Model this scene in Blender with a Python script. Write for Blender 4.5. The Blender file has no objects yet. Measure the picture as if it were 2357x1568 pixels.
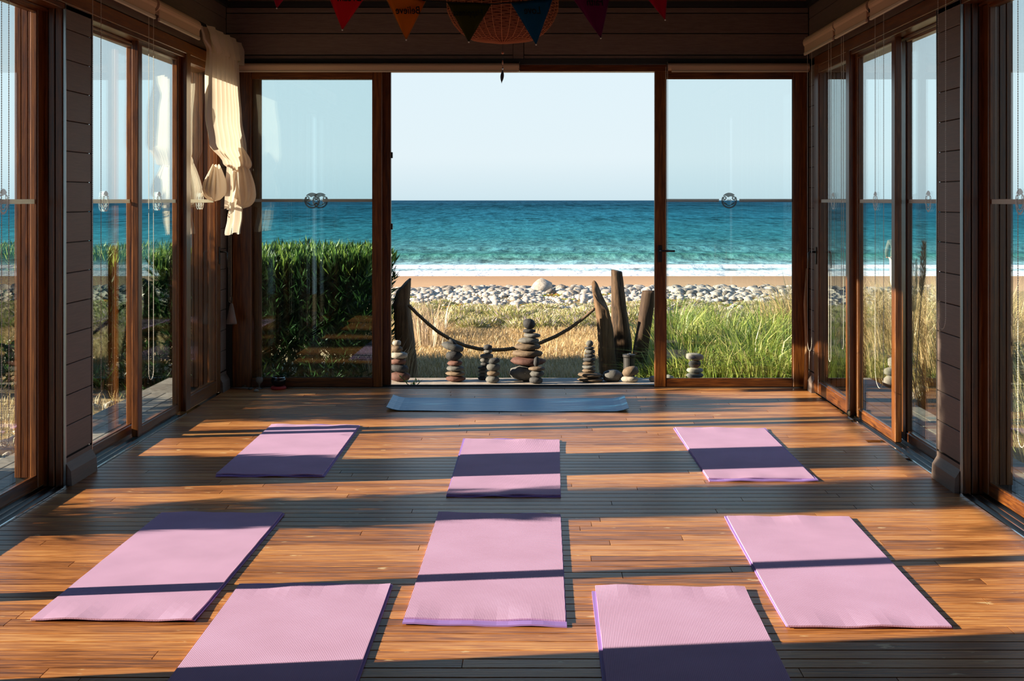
import bpy, bmesh, math, random
import numpy as np
from mathutils import Vector, Matrix, noise

R = random.Random(7)
NR = np.random.default_rng(11)
SC = bpy.context.scene
COL = SC.collection

# ------------------------------------------------------------------ camera, sky, sun, exposure
F, CX, CY, H = 3178.0, 1234.0, 460.0, 1.57          # focal length in px, vanishing point, eye height
cam_d = bpy.data.cameras.new('camera'); cam = bpy.data.objects.new('camera', cam_d); COL.objects.link(cam)
cam.location = (0, 0, H); cam.rotation_euler = (math.pi/2, 0, 0)
cam_d.sensor_width = 36; cam_d.lens = F*36/2357
cam_d.shift_x = -(CX-1178.5)/2357; cam_d.shift_y = -(784-CY)/2357
cam_d.clip_end = 20000; cam_d.clip_start = .05
SC.camera = cam

world = bpy.data.worlds.new('sky'); SC.world = world; world.use_nodes = True
wn, wl = world.node_tree.nodes, world.node_tree.links
wn.clear()
wo = wn.new('ShaderNodeOutputWorld'); bg = wn.new('ShaderNodeBackground')
tc = wn.new('ShaderNodeTexCoord'); sp = wn.new('ShaderNodeSeparateXYZ'); rp = wn.new('ShaderNodeValToRGB')
wl.new(tc.outputs['Generated'], sp.inputs[0]); wl.new(sp.outputs['Z'], rp.inputs[0])
wl.new(rp.outputs[0], bg.inputs[0]); wl.new(bg.outputs[0], wo.inputs[0])
SKY = [(0.0, (.64, .80, .87)), (.03, (.78, .90, .95)), (.10, (.76, .90, .97)), (.22, (.44, .68, .88)), (.5, (.20, .42, .74)), (1.0, (.12, .27, .58))]
els = rp.color_ramp.elements
while len(els) < len(SKY): els.new(.5)
for e, (p, c) in zip(els, SKY): e.position = p; e.color = (*c, 1)
bg.inputs[1].default_value = 1.0

sun_d = bpy.data.lights.new('sun', 'SUN'); sun = bpy.data.objects.new('sun', sun_d); COL.objects.link(sun)
SUN = Vector((1, .141, -.318)).normalized()
sun.rotation_euler = SUN.to_track_quat('-Z', 'Y').to_euler(); sun.location = (-8, 0, 8)
sun_d.energy = 16.5; sun_d.color = (1, .84, .64); sun_d.angle = math.radians(.5)

vs = SC.view_settings
vs.view_transform = 'Standard'; vs.look = 'None'; vs.exposure = 0.0; vs.gamma = 1.0; vs.use_curve_mapping = False
SC.display_settings.display_device = 'sRGB'
SC.cycles.max_bounces = 10; SC.cycles.transparent_max_bounces = 32; SC.cycles.use_denoising = True
SC.cycles.caustics_reflective = False; SC.cycles.caustics_refractive = False
SC.cycles.sample_clamp_indirect = 6

# ------------------------------------------------------------------ helpers
def at(u, v, Y): return Vector(((u-CX)*Y/F, Y, H-(v-CY)*Y/F))
def fl(u, v, z=0.0):
    Y = F*(H-z)/(v-CY); return Vector(((u-CX)*Y/F, Y, z))

def wloc(o):
    v = Vector((0, 0, 0))
    while o: v += o.location; o = o.parent
    return v

def tag(o, label=None, cat=None, group=None, kind=None):
    if label: o['label'] = label
    if cat: o['category'] = cat
    if group: o['group'] = group
    if kind: o['kind'] = kind
    return o

def empty(name, loc=(0, 0, 0), label=None, cat=None, group=None, kind=None):
    o = bpy.data.objects.new(name, None); COL.objects.link(o); o.location = loc
    o.empty_display_size = .1
    return tag(o, label, cat, group, kind)

class MB:
    def __init__(s): s.v = []; s.f = []
    def add(s, vs_, fs):
        b = len(s.v); s.v += [tuple(p) for p in vs_]; s.f += [tuple(b+i for i in f) for f in fs]; return s
    def box(s, x0, x1, y0, y1, z0, z1):
        x0, x1 = min(x0, x1), max(x0, x1)
        return s.add([(x0,y0,z0),(x1,y0,z0),(x1,y1,z0),(x0,y1,z0),(x0,y0,z1),(x1,y0,z1),(x1,y1,z1),(x0,y1,z1)],
                     [(0,3,2,1),(4,5,6,7),(0,1,5,4),(1,2,6,5),(2,3,7,6),(3,0,4,7)])
    def tube(s, pts, rad, n=8, cap=True, sq=1.0):
        pts = [Vector(p) for p in pts]; m = len(pts)
        rs = rad if isinstance(rad, (list, tuple)) else [rad]*m
        up = None; V = []
        for i, p in enumerate(pts):
            t = (pts[min(i+1, m-1)]-pts[max(i-1, 0)]).normalized()
            if up is None:
                up = Vector((0, 0, 1)) if abs(t.z) < .9 else Vector((0, 1, 0))
            a = t.cross(up)
            if a.length < 1e-5: a = t.orthogonal()
            a.normalize(); b = a.cross(t).normalized(); up = b
            for k in range(n):
                q = 2*math.pi*k/n
                V.append(p + a*math.cos(q)*rs[i] + b*math.sin(q)*rs[i]*sq)
        Fs = [(i*n+k, i*n+(k+1) % n, (i+1)*n+(k+1) % n, (i+1)*n+k) for i in range(m-1) for k in range(n)]
        if cap: Fs += [tuple(range(n))[::-1], tuple((m-1)*n+k for k in range(n))]
        return s.add(V, Fs)
    def lathe(s, prof, c, n=24):
        V = [(c[0]+r*math.cos(2*math.pi*k/n), c[1]+r*math.sin(2*math.pi*k/n), c[2]+z) for r, z in prof for k in range(n)]
        Fs = [(i*n+k, i*n+(k+1) % n, (i+1)*n+(k+1) % n, (i+1)*n+k) for i in range(len(prof)-1) for k in range(n)]
        return s.add(V, Fs)
    def build(s, name, mat, parent=None, origin=None, smooth=False, bevel=0):
        off = wloc(parent) if parent else Vector((0, 0, 0))
        o3 = Vector(origin) if origin is not None else off
        me = bpy.data.meshes.new(name)
        me.from_pydata([(x-o3.x, y-o3.y, z-o3.z) for x, y, z in s.v], [], s.f)
        bm = bmesh.new(); bm.from_mesh(me); bmesh.ops.recalc_face_normals(bm, faces=bm.faces); bm.to_mesh(me); bm.free()
        if smooth: me.polygons.foreach_set('use_smooth', [True]*len(me.polygons))
        me.materials.append(mat)
        o = bpy.data.objects.new(name, me); COL.objects.link(o)
        if parent: o.parent = parent
        if origin is not None: o.location = o3-off if parent else o3
        if bevel:
            m = o.modifiers.new('bevel', 'BEVEL'); m.width = bevel; m.segments = 1; m.limit_method = 'ANGLE'
        return o

def raw_mesh(name, V, faces, mat, rnd=None, smooth=False):
    """V (n,3) array, faces list of index arrays with equal corner count each"""
    me = bpy.data.meshes.new(name)
    me.vertices.add(len(V)); me.vertices.foreach_set('co', np.asarray(V, np.float32).ravel())
    loops = np.concatenate([np.asarray(f).ravel() for f in faces])
    sizes = np.concatenate([np.full(len(f), np.asarray(f).shape[1]) for f in faces])
    starts = np.concatenate([[0], np.cumsum(sizes)[:-1]])
    me.loops.add(len(loops)); me.loops.foreach_set('vertex_index', loops.astype(np.int32))
    me.polygons.add(len(sizes)); me.polygons.foreach_set('loop_start', starts.astype(np.int32))
    if rnd is not None:
        a = me.attributes.new('rnd', 'FLOAT', 'POINT'); a.data.foreach_set('value', np.asarray(rnd, np.float32))
    if smooth: me.polygons.foreach_set('use_smooth', np.ones(len(sizes), bool))
    me.update(calc_edges=True); me.materials.append(mat)
    return me

def link(name, me, loc=(0, 0, 0), parent=None):
    o = bpy.data.objects.new(name, me); COL.objects.link(o); o.location = loc
    if parent: o.parent = parent
    return o

# ------------------------------------------------------------------ materials
def mat(name, col=(.5, .5, .5), rough=.5, spec=.5, metal=0.0, **kw):
    m = bpy.data.materials.new(name); m.use_nodes = True
    b = m.node_tree.nodes['Principled BSDF']
    b.inputs['Base Color'].default_value = (*col, 1); b.inputs['Roughness'].default_value = rough
    b.inputs['Specular IOR Level'].default_value = spec; b.inputs['Metallic'].default_value = metal
    for k, v in kw.items(): b.inputs[k].default_value = v
    return m
def N(m, t, **kw):
    n = m.node_tree.nodes.new('ShaderNode'+t)
    for k, v in kw.items():
        if k in n.inputs: n.inputs[k].default_value = v
        else: setattr(n, k, v)
    return n
def L(m, a, b): m.node_tree.links.new(a, b)
def ramp(m, fac, stops):
    r = N(m, 'ValToRGB'); e = r.color_ramp.elements
    while len(e) < len(stops): e.new(.5)
    for x, (p, c) in zip(e, stops): x.position = p; x.color = (*c, 1)
    L(m, fac, r.inputs[0]); return r
def coords(m, scale, kind='Object'):
    mp = N(m, 'Mapping'); mp.inputs['Scale'].default_value = scale
    if kind == 'World':
        g = N(m, 'NewGeometry'); L(m, g.outputs['Position'], mp.inputs[0])
    else:
        t = N(m, 'TexCoord'); L(m, t.outputs[kind], mp.inputs[0])
    return mp.outputs[0]
def bump(m, h, strength, dist=.01):
    b = N(m, 'Bump'); b.inputs['Strength'].default_value = strength; b.inputs['Distance'].default_value = dist
    L(m, h, b.inputs['Height']); L(m, b.outputs[0], m.node_tree.nodes['Principled BSDF'].inputs['Normal']); return b
def P(m): return m.node_tree.nodes['Principled BSDF']

def wood(name, stops, scale, rough=(.3, .5), rand=.35, bmp=.15, grain=18.0, spec=.5):
    """grain follows the axis with the small scale value; each object shifts and tints on its own"""
    m = mat(name, spec=spec)
    oi = N(m, 'ObjectInfo')
    g = N(m, 'NewGeometry'); ad = N(m, 'VectorMath', operation='ADD'); mu = N(m, 'VectorMath', operation='MULTIPLY')
    cv = N(m, 'CombineXYZ'); ml = N(m, 'Math', operation='MULTIPLY'); ml.inputs[1].default_value = 37.0
    L(m, oi.outputs['Random'], ml.inputs[0]); L(m, ml.outputs[0], cv.inputs[0]); L(m, ml.outputs[0], cv.inputs[2])
    L(m, g.outputs['Position'], ad.inputs[0]); L(m, cv.outputs[0], ad.inputs[1])
    L(m, ad.outputs[0], mu.inputs[0]); mu.inputs[1].default_value = scale
    n1 = N(m, 'TexNoise'); n1.inputs['Scale'].default_value = grain; n1.inputs['Detail'].default_value = 6; n1.inputs['Roughness'].default_value = .62
    n1.inputs['Distortion'].default_value = .6
    L(m, mu.outputs[0], n1.inputs['Vector'])
    a = N(m, 'Math', operation='MULTIPLY_ADD'); a.inputs[1].default_value = rand; a.inputs[2].default_value = -rand/2
    L(m, oi.outputs['Random'], a.inputs[0])
    s = N(m, 'Math', operation='ADD'); L(m, n1.outputs[0], s.inputs[0]); L(m, a.outputs[0], s.inputs[1])
    r = ramp(m, s.outputs[0], stops); L(m, r.outputs[0], P(m).inputs['Base Color'])
    mr = N(m, 'MapRange'); mr.inputs[3].default_value = rough[0]; mr.inputs[4].default_value = rough[1]
    L(m, n1.outputs[0], mr.inputs[0]); L(m, mr.outputs[0], P(m).inputs['Roughness'])
    bump(m, n1.outputs[0], bmp, .004)
    return m, r, g

M = {}
M['floor'], fr, fg = wood('floor_wood', [(.22, (.085, .026, .008)), (.40, (.30, .100, .027)), (.56, (.52, .195, .055)), (.76, (.74, .36, .13))], (.55, 9, 1), (.27, .45), .26, .28, 8, .4)
# worn pale flecks in the varnish
m = M['floor']
nz = N(m, 'TexNoise'); nz.inputs['Scale'].default_value = 3.2; nz.inputs['Detail'].default_value = 9; nz.inputs['Roughness'].default_value = .55
mp = N(m, 'Mapping'); mp.inputs['Scale'].default_value = (2.2, 5.5, 1); L(m, fg.outputs['Position'], mp.inputs[0]); L(m, mp.outputs[0], nz.inputs['Vector'])
rr = ramp(m, nz.outputs[0], [(.66, (0, 0, 0)), (.70, (1, 1, 1))])
mx = N(m, 'MixRGB'); mx.inputs[2].default_value = (.72, .47, .24, 1); L(m, rr.outputs[0], mx.inputs[0]); L(m, fr.outputs[0], mx.inputs[1]); L(m, mx.outputs[0], P(m).inputs['Base Color'])

M['frame'], _, _ = wood('varnished_frame_wood', [(.3, (.045, .011, .003)), (.5, (.130, .036, .006)), (.75, (.27, .090, .015))], (6, 6, .35), (.24, .4), .15, .08, 12)
M['frame_h'], _, _ = wood('varnished_rail_wood', [(.3, (.045, .011, .003)), (.5, (.130, .036, .006)), (.75, (.27, .090, .015))], (6, .35, 6), (.24, .4), .15, .08, 12)
M['frame_x'], _, _ = wood('varnished_cross_wood', [(.3, (.045, .011, .003)), (.5, (.130, .036, .006)), (.75, (.27, .090, .015))], (.35, 6, 6), (.24, .4), .15, .08, 12)
M['board'], _, _ = wood('brown_painted_board', [(.3, (.135, .092, .076)), (.7, (.19, .135, .112))], (1, .5, 10), (.5, .65), .15, .12, 10, .3)
M['ceiling'], _, _ = wood('ceiling_board', [(.3, (.06, .03, .018)), (.7, (.11, .06, .035))], (.4, 6, 4), (.45, .6), .2, .1, 8, .3)
M['deck'], _, _ = wood('weathered_deck_wood', [(.3, (.22, .185, .15)), (.55, (.36, .31, .26)), (.8, (.46, .41, .35))], (2, 2, 2), (.6, .8), .25, .3, 9, .25)
M['dark'] = mat('black_recess', (.012, .011, .011), .6)
M['track'] = mat('dark_track', (.02, .02, .02), .45)
M['metal'] = mat('brushed_aluminium', (.34, .35, .36), .3, metal=1)
M['black_metal'] = mat('black_metal', (.015, .014, .014), .3)
M['chrome'] = mat('chrome', (.7, .7, .7), .15, metal=1)
M['tape'] = mat('frosted_tape', (.42, .46, .44), .6, Alpha=.72)
M['emblem'] = mat('emblem_film', (.10, .13, .13), .6, Alpha=.85)
M['emblem_lit'] = mat('emblem_film_lit', (.8, .84, .82), .6, Alpha=.8); M['tape_lit'] = mat('frosted_tape_lit', (.66, .66, .58), .6, Alpha=.75)  # lighter copies of both films, sunlit look of the side panes put into colour
M['bead'] = mat('white_plastic_bead', (.62, .58, .5), .35)
M['blind'] = mat('beige_blind_fabric', (.62, .43, .29), .8, .2)
mm = M['blind']; w_ = N(mm, 'TexNoise'); w_.inputs['Scale'].default_value = 220; L(mm, coords(mm, (1, 1, 1)), w_.inputs['Vector']); bump(mm, w_.outputs[0], .25, .002)
M['hem'] = mat('hem_bar_cream', (.66, .55, .42), .4)

def glass(name, tint, refl):
    m = bpy.data.materials.new(name); m.use_nodes = True; nt = m.node_tree; nt.nodes.clear()
    out = N(m, 'OutputMaterial'); tr = N(m, 'BsdfTransparent'); gl = N(m, 'BsdfGlossy'); mx = N(m, 'MixShader')
    tr.inputs[0].default_value = (*tint, 1); gl.inputs['Roughness'].default_value = 0.0; gl.inputs[0].default_value = (.95, 1, 1, 1)
    g = N(m, 'NewGeometry'); d = N(m, 'VectorMath', operation='DOT_PRODUCT')
    L(m, g.outputs['Normal'], d.inputs[0]); L(m, g.outputs['Incoming'], d.inputs[1])
    ab = N(m, 'Math', operation='ABSOLUTE'); L(m, d.outputs['Value'], ab.inputs[0])
    su = N(m, 'Math', operation='SUBTRACT'); su.inputs[0].default_value = 1; L(m, ab.outputs[0], su.inputs[1])
    pw = N(m, 'Math', operation='POWER'); pw.inputs[1].default_value = 5; L(m, su.outputs[0], pw.inputs[0])
    ma = N(m, 'Math', operation='MULTIPLY_ADD'); ma.inputs[1].default_value = refl; ma.inputs[2].default_value = .035; L(m, pw.outputs[0], ma.inputs[0])
    L(m, ma.outputs[0], mx.inputs[0]); L(m, tr.outputs[0], mx.inputs[1]); L(m, gl.outputs[0], mx.inputs[2]); L(m, mx.outputs[0], out.inputs[0])
    return m
M['glass'] = glass('tinted_pane', (.935, .982, .985), .9)

def mat_cloth(name, col, dark):
    m = mat(name, col, .75, .25)
    c = coords(m, (1, 1, 1))
    wv = N(m, 'TexWave', wave_type='BANDS', bands_direction='X'); wv.inputs['Scale'].default_value = 52; wv.inputs['Distortion'].default_value = .3
    L(m, c, wv.inputs['Vector'])
    ns = N(m, 'TexNoise'); ns.inputs['Scale'].default_value = 3.0; ns.inputs['Detail'].default_value = 3; L(m, c, ns.inputs['Vector'])
    r1 = ramp(m, ns.outputs[0], [(.35, tuple(x*.93 for x in col)), (.65, tuple(min(1, x*1.06) for x in col))])
    mxx = N(m, 'MixRGB'); mxx.inputs[2].default_value = (*dark, 1)
    r2 = ramp(m, wv.outputs[0], [(.0, (.42, .42, .42)), (.45, (0, 0, 0))])
    L(m, r2.outputs[0], mxx.inputs[0]); L(m, r1.outputs[0], mxx.inputs[1]); L(m, mxx.outputs[0], P(m).inputs['Base Color'])
    bump(m, wv.outputs[0], .25, .0015)
    return m
M['mat_pink'] = mat_cloth('ribbed_pink_foam', (.66, .385, .60), (.34, .16, .30))
M['mat_purple'] = mat('smooth_purple_foam', (.36, .21, .60), .6, .3)
M['mat_blue'] = mat('blue_grey_rubber', (.05, .25, .45), .38, .45)
mb = M['mat_blue']; w_ = N(mb, 'TexNoise'); w_.inputs['Scale'].default_value = 3; w_.inputs['Detail'].default_value = 5; L(mb, coords(mb, (1, 9, 1)), w_.inputs['Vector']); bump(mb, w_.outputs[0], .5, .02)

def fabric(name, col, trans):
    m = bpy.data.materials.new(name); m.use_nodes = True; nt = m.node_tree; nt.nodes.clear()
    out = N(m, 'OutputMaterial'); a = N(m, 'BsdfDiffuse'); b = N(m, 'BsdfTranslucent'); mx = N(m, 'MixShader')
    a.inputs[0].default_value = (*col, 1); b.inputs[0].default_value = (*col, 1); mx.inputs[0].default_value = trans
    ns = N(m, 'TexNoise'); ns.inputs['Scale'].default_value = 300; bp = N(m, 'Bump'); bp.inputs['Strength'].default_value = .2; bp.inputs['Distance'].default_value = .002
    t = N(m, 'TexCoord'); L(m, t.outputs['Object'], ns.inputs['Vector']); L(m, ns.outputs[0], bp.inputs['Height']); L(m, bp.outputs[0], a.inputs['Normal'])
    L(m, a.outputs[0], mx.inputs[1]); L(m, b.outputs[0], mx.inputs[2]); L(m, mx.outputs[0], out.inputs[0])
    return m
M['curtain'] = fabric('cream_linen', (.80, .68, .55), .4)

def leafy(name, stops, trans=.3, rough=.5, gloss=.06):
    m = bpy.data.materials.new(name); m.use_nodes = True; nt = m.node_tree; nt.nodes.clear()
    out = N(m, 'OutputMaterial'); a = N(m, 'BsdfDiffuse'); b = N(m, 'BsdfTranslucent'); mx = N(m, 'MixShader'); gl = N(m, 'BsdfGlossy'); m2 = N(m, 'MixShader')
    at_ = N(m, 'Attribute'); at_.attribute_name = 'rnd'; r = ramp(m, at_.outputs['Fac'], stops)
    for s in (a, b): L(m, r.outputs[0], s.inputs[0])
    mx.inputs[0].default_value = trans; gl.inputs['Roughness'].default_value = rough; m2.inputs[0].default_value = gloss
    L(m, a.outputs[0], mx.inputs[1]); L(m, b.outputs[0], mx.inputs[2]); L(m, mx.outputs[0], m2.inputs[1]); L(m, gl.outputs[0], m2.inputs[2]); L(m, m2.outputs[0], out.inputs[0])
    return m
M['leaf'] = leafy('oleander_leaf', [(0, (.010, .030, .010)), (.66, (.028, .075, .018)), (.78, (.10, .20, .035)), (1, (.40, .52, .10))], .28, .4, .025)  # dark stops and bright end carry the hedge's shade and sunlit tips
M['grass_green'] = leafy('green_blade', [(0, (.07, .13, .02)), (.4, (.26, .36, .05)), (.7, (.52, .56, .13)), (1, (.74, .58, .28))], .35)
M['grass_dry'] = leafy('dry_blade', [(0, (.30, .22, .09)), (.4, (.58, .42, .19)), (.8, (.72, .54, .28)), (1, (.42, .42, .14))], .3)
M['lawn'] = leafy('straw_lawn', [(0, (.22, .17, .06)), (.3, (.56, .38, .16)), (.75, (.78, .57, .31)), (1, (.34, .33, .11))], .3)
M['scrub'] = leafy('scrub_leaf', [(0, (.14, .18, .05)), (.4, (.36, .38, .10)), (.6, (.55, .45, .20)), (.85, (.62, .50, .36)), (1, (.55, .45, .60))], .3)
M['weed'] = leafy('succulent_leaf', [(0, (.10, .20, .02)), (.45, (.30, .45, .04)), (.75, (.62, .36, .08)), (1, (.50, .11, .04))], .3)
M['plume'] = leafy('pampas_plume', [(0, (.38, .27, .15)), (1, (.74, .58, .38))], .4)

def stone(name, a, b, sc=9, rough=.75):
    m = mat(name, rough=rough, spec=.3)
    oi = N(m, 'ObjectInfo'); c = coords(m, (1, 1, 1))
    n1 = N(m, 'TexNoise'); n1.inputs['Scale'].default_value = sc; n1.inputs['Detail'].default_value = 7; n1.inputs['Roughness'].default_value = .7
    L(m, c, n1.inputs['Vector'])
    ad = N(m, 'Math', operation='MULTIPLY_ADD'); ad.inputs[1].default_value = .3; L(m, oi.outputs['Random'], ad.inputs[0]); L(m, n1.outputs[0], ad.inputs[2])
    r = ramp(m, ad.outputs[0], [(.4, a), (.95, b)]); L(m, r.outputs[0], P(m).inputs['Base Color'])
    bump(m, n1.outputs[0], .5, .02)
    return m
M['stone_grey'] = stone('grey_stone', (.06, .062, .06), (.17, .168, .155))
M['stone_dark'] = stone('dark_stone', (.022, .024, .027), (.075, .076, .078))
M['stone_pale'] = stone('pale_stone', (.20, .185, .155), (.40, .37, .31))
M['stone_brown'] = stone('brown_stone', (.075, .055, .036), (.20, .145, .095))
M['stone_red'] = stone('reddish_stone', (.075, .034, .028), (.17, .085, .065))
M['stone_beach'] = stone('bleached_stone', (.11, .09, .07), (.60, .54, .46), 6)
M['drift'] = stone('driftwood', (.018, .011, .007), (.26, .155, .08), 3.6)
M['drift_shaded'] = stone('shaded_driftwood', (.010, .007, .005), (.10, .06, .035), 3.6)  # darker copy of the driftwood, shade on the third post put into its colour
for dm in (M['drift'], M['drift_shaded']):
     [setattr(n, 'default_value', (9, 9, .9)) for n in [x.inputs['Scale'] for x in dm.node_tree.nodes if x.bl_idname == 'ShaderNodeMapping']]
M['rope'] = mat('old_rope', (.16, .115, .075), .9, .1)
M['post_lamp'] = mat('dark_lamp_body', (.012, .012, .012), .6)

def ground_mat():
    m = mat('dune_ground', rough=.9, spec=.15)
    g = N(m, 'NewGeometry'); s = N(m, 'SeparateXYZ'); L(m, g.outputs['Position'], s.inputs[0])
    n1 = N(m, 'TexNoise'); n1.inputs['Scale'].default_value = 1.3; n1.inputs['Detail'].default_value = 10; n1.inputs['Roughness'].default_value = .7; L(m, g.outputs['Position'], n1.inputs['Vector'])
    n2 = N(m, 'TexNoise'); n2.inputs['Scale'].default_value = 14; n2.inputs['Detail'].default_value = 5; L(m, g.outputs['Position'], n2.inputs['Vector'])
    dune = ramp(m, n2.outputs[0], [(.35, (.22, .14, .06)), (.65, (.52, .38, .20))])
    sand = ramp(m, n1.outputs[0], [(.3, (.50, .31, .165)), (.7, (.60, .385, .215))])
    wet = ramp(m, n1.outputs[0], [(.3, (.40, .235, .125)), (.7, (.46, .28, .155))])
    j = N(m, 'Math', operation='MULTIPLY_ADD'); j.inputs[1].default_value = 3.0; L(m, n1.outputs[0], j.inputs[0]); L(m, s.outputs['Y'], j.inputs[2])
    f1 = N(m, 'MapRange'); f1.inputs[1].default_value = 31; f1.inputs[2].default_value = 34; L(m, j.outputs[0], f1.inputs[0])
    f2 = N(m, 'MapRange'); f2.inputs[1].default_value = 50; f2.inputs[2].default_value = 66; L(m, j.outputs[0], f2.inputs[0])
    a = N(m, 'MixRGB'); L(m, f1.outputs[0], a.inputs[0]); L(m, dune.outputs[0], a.inputs[1]); L(m, sand.outputs[0], a.inputs[2])
    b = N(m, 'MixRGB'); L(m, f2.outputs[0], b.inputs[0]); L(m, a.outputs[0], b.inputs[1]); L(m, wet.outputs[0], b.inputs[2])
    L(m, b.outputs[0], P(m).inputs['Base Color']); bump(m, n2.outputs[0], .5, .03)
    return m
M['ground'] = ground_mat()

def sea_mat():
    m = mat('sea_water', rough=.4, spec=0.0)
    g = N(m, 'NewGeometry'); s = N(m, 'SeparateXYZ'); L(m, g.outputs['Position'], s.inputs[0])
    def nse(sc, det, scale, dist=0):
        mp = N(m, 'Mapping'); mp.inputs['Scale'].default_value = scale; L(m, g.outputs['Position'], mp.inputs[0])
        n = N(m, 'TexNoise'); n.inputs['Scale'].default_value = sc; n.inputs['Detail'].default_value = det; n.inputs['Roughness'].default_value = .6; n.inputs['Distortion'].default_value = dist
        L(m, mp.outputs[0], n.inputs['Vector']); return n
    def math_(op, a, b, c=None):
        n = N(m, 'Math', operation=op)
        for k, q in enumerate((a, b, c)):
            if q is None: continue
            if isinstance(q, (int, float)): n.inputs[k].default_value = q
            else: L(m, q, n.inputs[k])
        return n.outputs[0]
    A = nse(1, 3, (1.1, .42, 1), .1); B = nse(1, 3, (.42, .055, 1), .1); C_ = nse(1, 3, (.13, .008, 1), .1); D_ = nse(1, 4, (.010, .0035, 1), .1)
    small, big = A, nse(1, 4, (.03, .012, 1))
    lg = N(m, 'Math', operation='LOGARITHM'); lg.inputs[1].default_value = 10; L(m, s.outputs['Y'], lg.inputs[0])
    dep = N(m, 'MapRange'); dep.inputs[1].default_value = 1.85; dep.inputs[2].default_value = 3.4; L(m, lg.outputs[0], dep.inputs[0])
    base = ramp(m, dep.outputs[0], [(0, (.34, .42, .44)), (.035, (.22, .36, .40)), (.075, (.022, .105, .09)), (.11, (.045, .14, .155)), (.20, (.018, .098, .122)), (.42, (.011, .072, .108)), (.75, (.009, .050, .083)), (1, (.012, .048, .085))])
    def off(n, lo, hi):
        r = N(m, 'MapRange'); r.inputs[1].default_value = lo; r.inputs[2].default_value = hi; L(m, s.outputs['Y'], r.inputs[0])
        return math_('MULTIPLY', math_('SUBTRACT', n.outputs[0], .5), r.outputs[0])
    tot = math_('ADD', math_('ADD', math_('SUBTRACT', A.outputs[0], .5), off(B, 110, 260)), math_('ADD', off(C_, 300, 900), math_('MULTIPLY', math_('SUBTRACT', D_.outputs[0], .5), .6)))
    mr = N(m, 'MapRange'); mr.inputs[1].default_value = -.22; mr.inputs[2].default_value = .24; mr.inputs[3].default_value = .38; mr.inputs[4].default_value = 2.3; L(m, tot, mr.inputs[0])  # ripple highlights and dark troughs painted into the water colour
    vm = N(m, 'VectorMath', operation='SCALE'); L(m, base.outputs[0], vm.inputs[0]); L(m, mr.outputs[0], vm.inputs['Scale'])
    fn = nse(1, 9, (.22, .75, 1), 1.2)
    def band(c, w, thr):
        a2 = math_('ADD', math_('SUBTRACT', s.outputs['Y'], c), math_('MULTIPLY_ADD', big.outputs[0], -7, 3.5))
        c_ = N(m, 'MapRange'); c_.inputs[1].default_value = w*.3; c_.inputs[2].default_value = w; c_.inputs[3].default_value = 1; c_.inputs[4].default_value = 0; L(m, math_('ABSOLUTE', a2, 0), c_.inputs[0])
        e = N(m, 'MapRange'); e.inputs[1].default_value = thr; e.inputs[2].default_value = thr+.10; L(m, math_('ADD', c_.outputs[0], fn.outputs[0]), e.inputs[0]); return e.outputs[0]
    fx = math_('MAXIMUM', band(72.0, 4.6, 1.0), band(78.6, 3.0, 1.18))
    mx = N(m, 'MixRGB'); mx.inputs[2].default_value = (.74, .76, .76, 1); L(m, fx, mx.inputs[0]); L(m, vm.outputs[0], mx.inputs[1])
    L(m, mx.outputs[0], P(m).inputs['Base Color'])
    bump(m, math_('ADD', math_('MULTIPLY', A.outputs[0], .5), math_('MULTIPLY', B.outputs[0], .6)), .35, 1.0)
    return m
M['sea'] = sea_mat()

# ------------------------------------------------------------------ setting: ground and sea
def gz(x, y):
    pts = [(-20, -.42), (12.5, -.42), (13.2, -.33), (20, -.34), (26, -.36), (30, -.42), (33, -.62), (48, -1.53), (70, -2.3), (95, -3.6), (200, -6)]
    for (a, za), (b, zb) in zip(pts, pts[1:]):
        if y <= b:
            t = max(0, (y-a)/(b-a)); z = za+(zb-za)*t; break
    else: z = -6
    if 12.9 < y < 32: z += .05*(noise.noise(Vector((x*.6, y*.6, 3)))) * min(1, y-12.9)
    return z
ys = list(np.arange(-6, 13, 1.0)) + list(np.arange(13, 34, .4)) + list(np.arange(34, 100, 2.0)) + [120, 160, 200]
xs = list(np.arange(-300, -20, 20.0)) + list(np.arange(-20, 26, .6)) + list(np.arange(26, 320, 20.0))
V = [(x, y, gz(x, y)) for y in ys for x in xs]; nx = len(xs)
me = raw_mesh('ground', np.array(V), [np.array([(j*nx+i, j*nx+i+1, (j+1)*nx+i+1, (j+1)*nx+i) for j in range(len(ys)-1) for i in range(nx-1)])], M['ground'], smooth=True)
tag(link('ground', me), 'sandy ground running from the dry lawn to the beach', 'ground', kind='structure')

SEA = -2.3
ys = list(np.arange(64, 110, .5)) + [110*1.05**k for k in range(1, 90)]
V = []; nx = 141
for y in ys:
    W = 250 + y*1.3
    for i in range(nx):
        x = -W + 2*W*i/(nx-1)
        z = SEA
        if y < 140:
            for c, w, h in ((92, 1.6, .42), (79, 1.0, .22), (108, 2.5, .3)):
                cc = c + 1.6*noise.noise(Vector((x*.03, c, 0)))
                d = (y-cc)
                z += h*math.exp(-(d/(w if d < 0 else 2.2*w))**2)*(.6+.4*noise.noise(Vector((x*.05, c, 5))))
        V.append((x, y, z))
me = raw_mesh('sea', np.array(V), [np.array([(j*nx+i, j*nx+i+1, (j+1)*nx+i+1, (j+1)*nx+i) for j in range(len(ys)-1) for i in range(nx-1)])], M['sea'], smooth=True)
tag(link('sea', me), 'teal sea with low waves and foam at the beach', 'sea', kind='structure')

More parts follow.
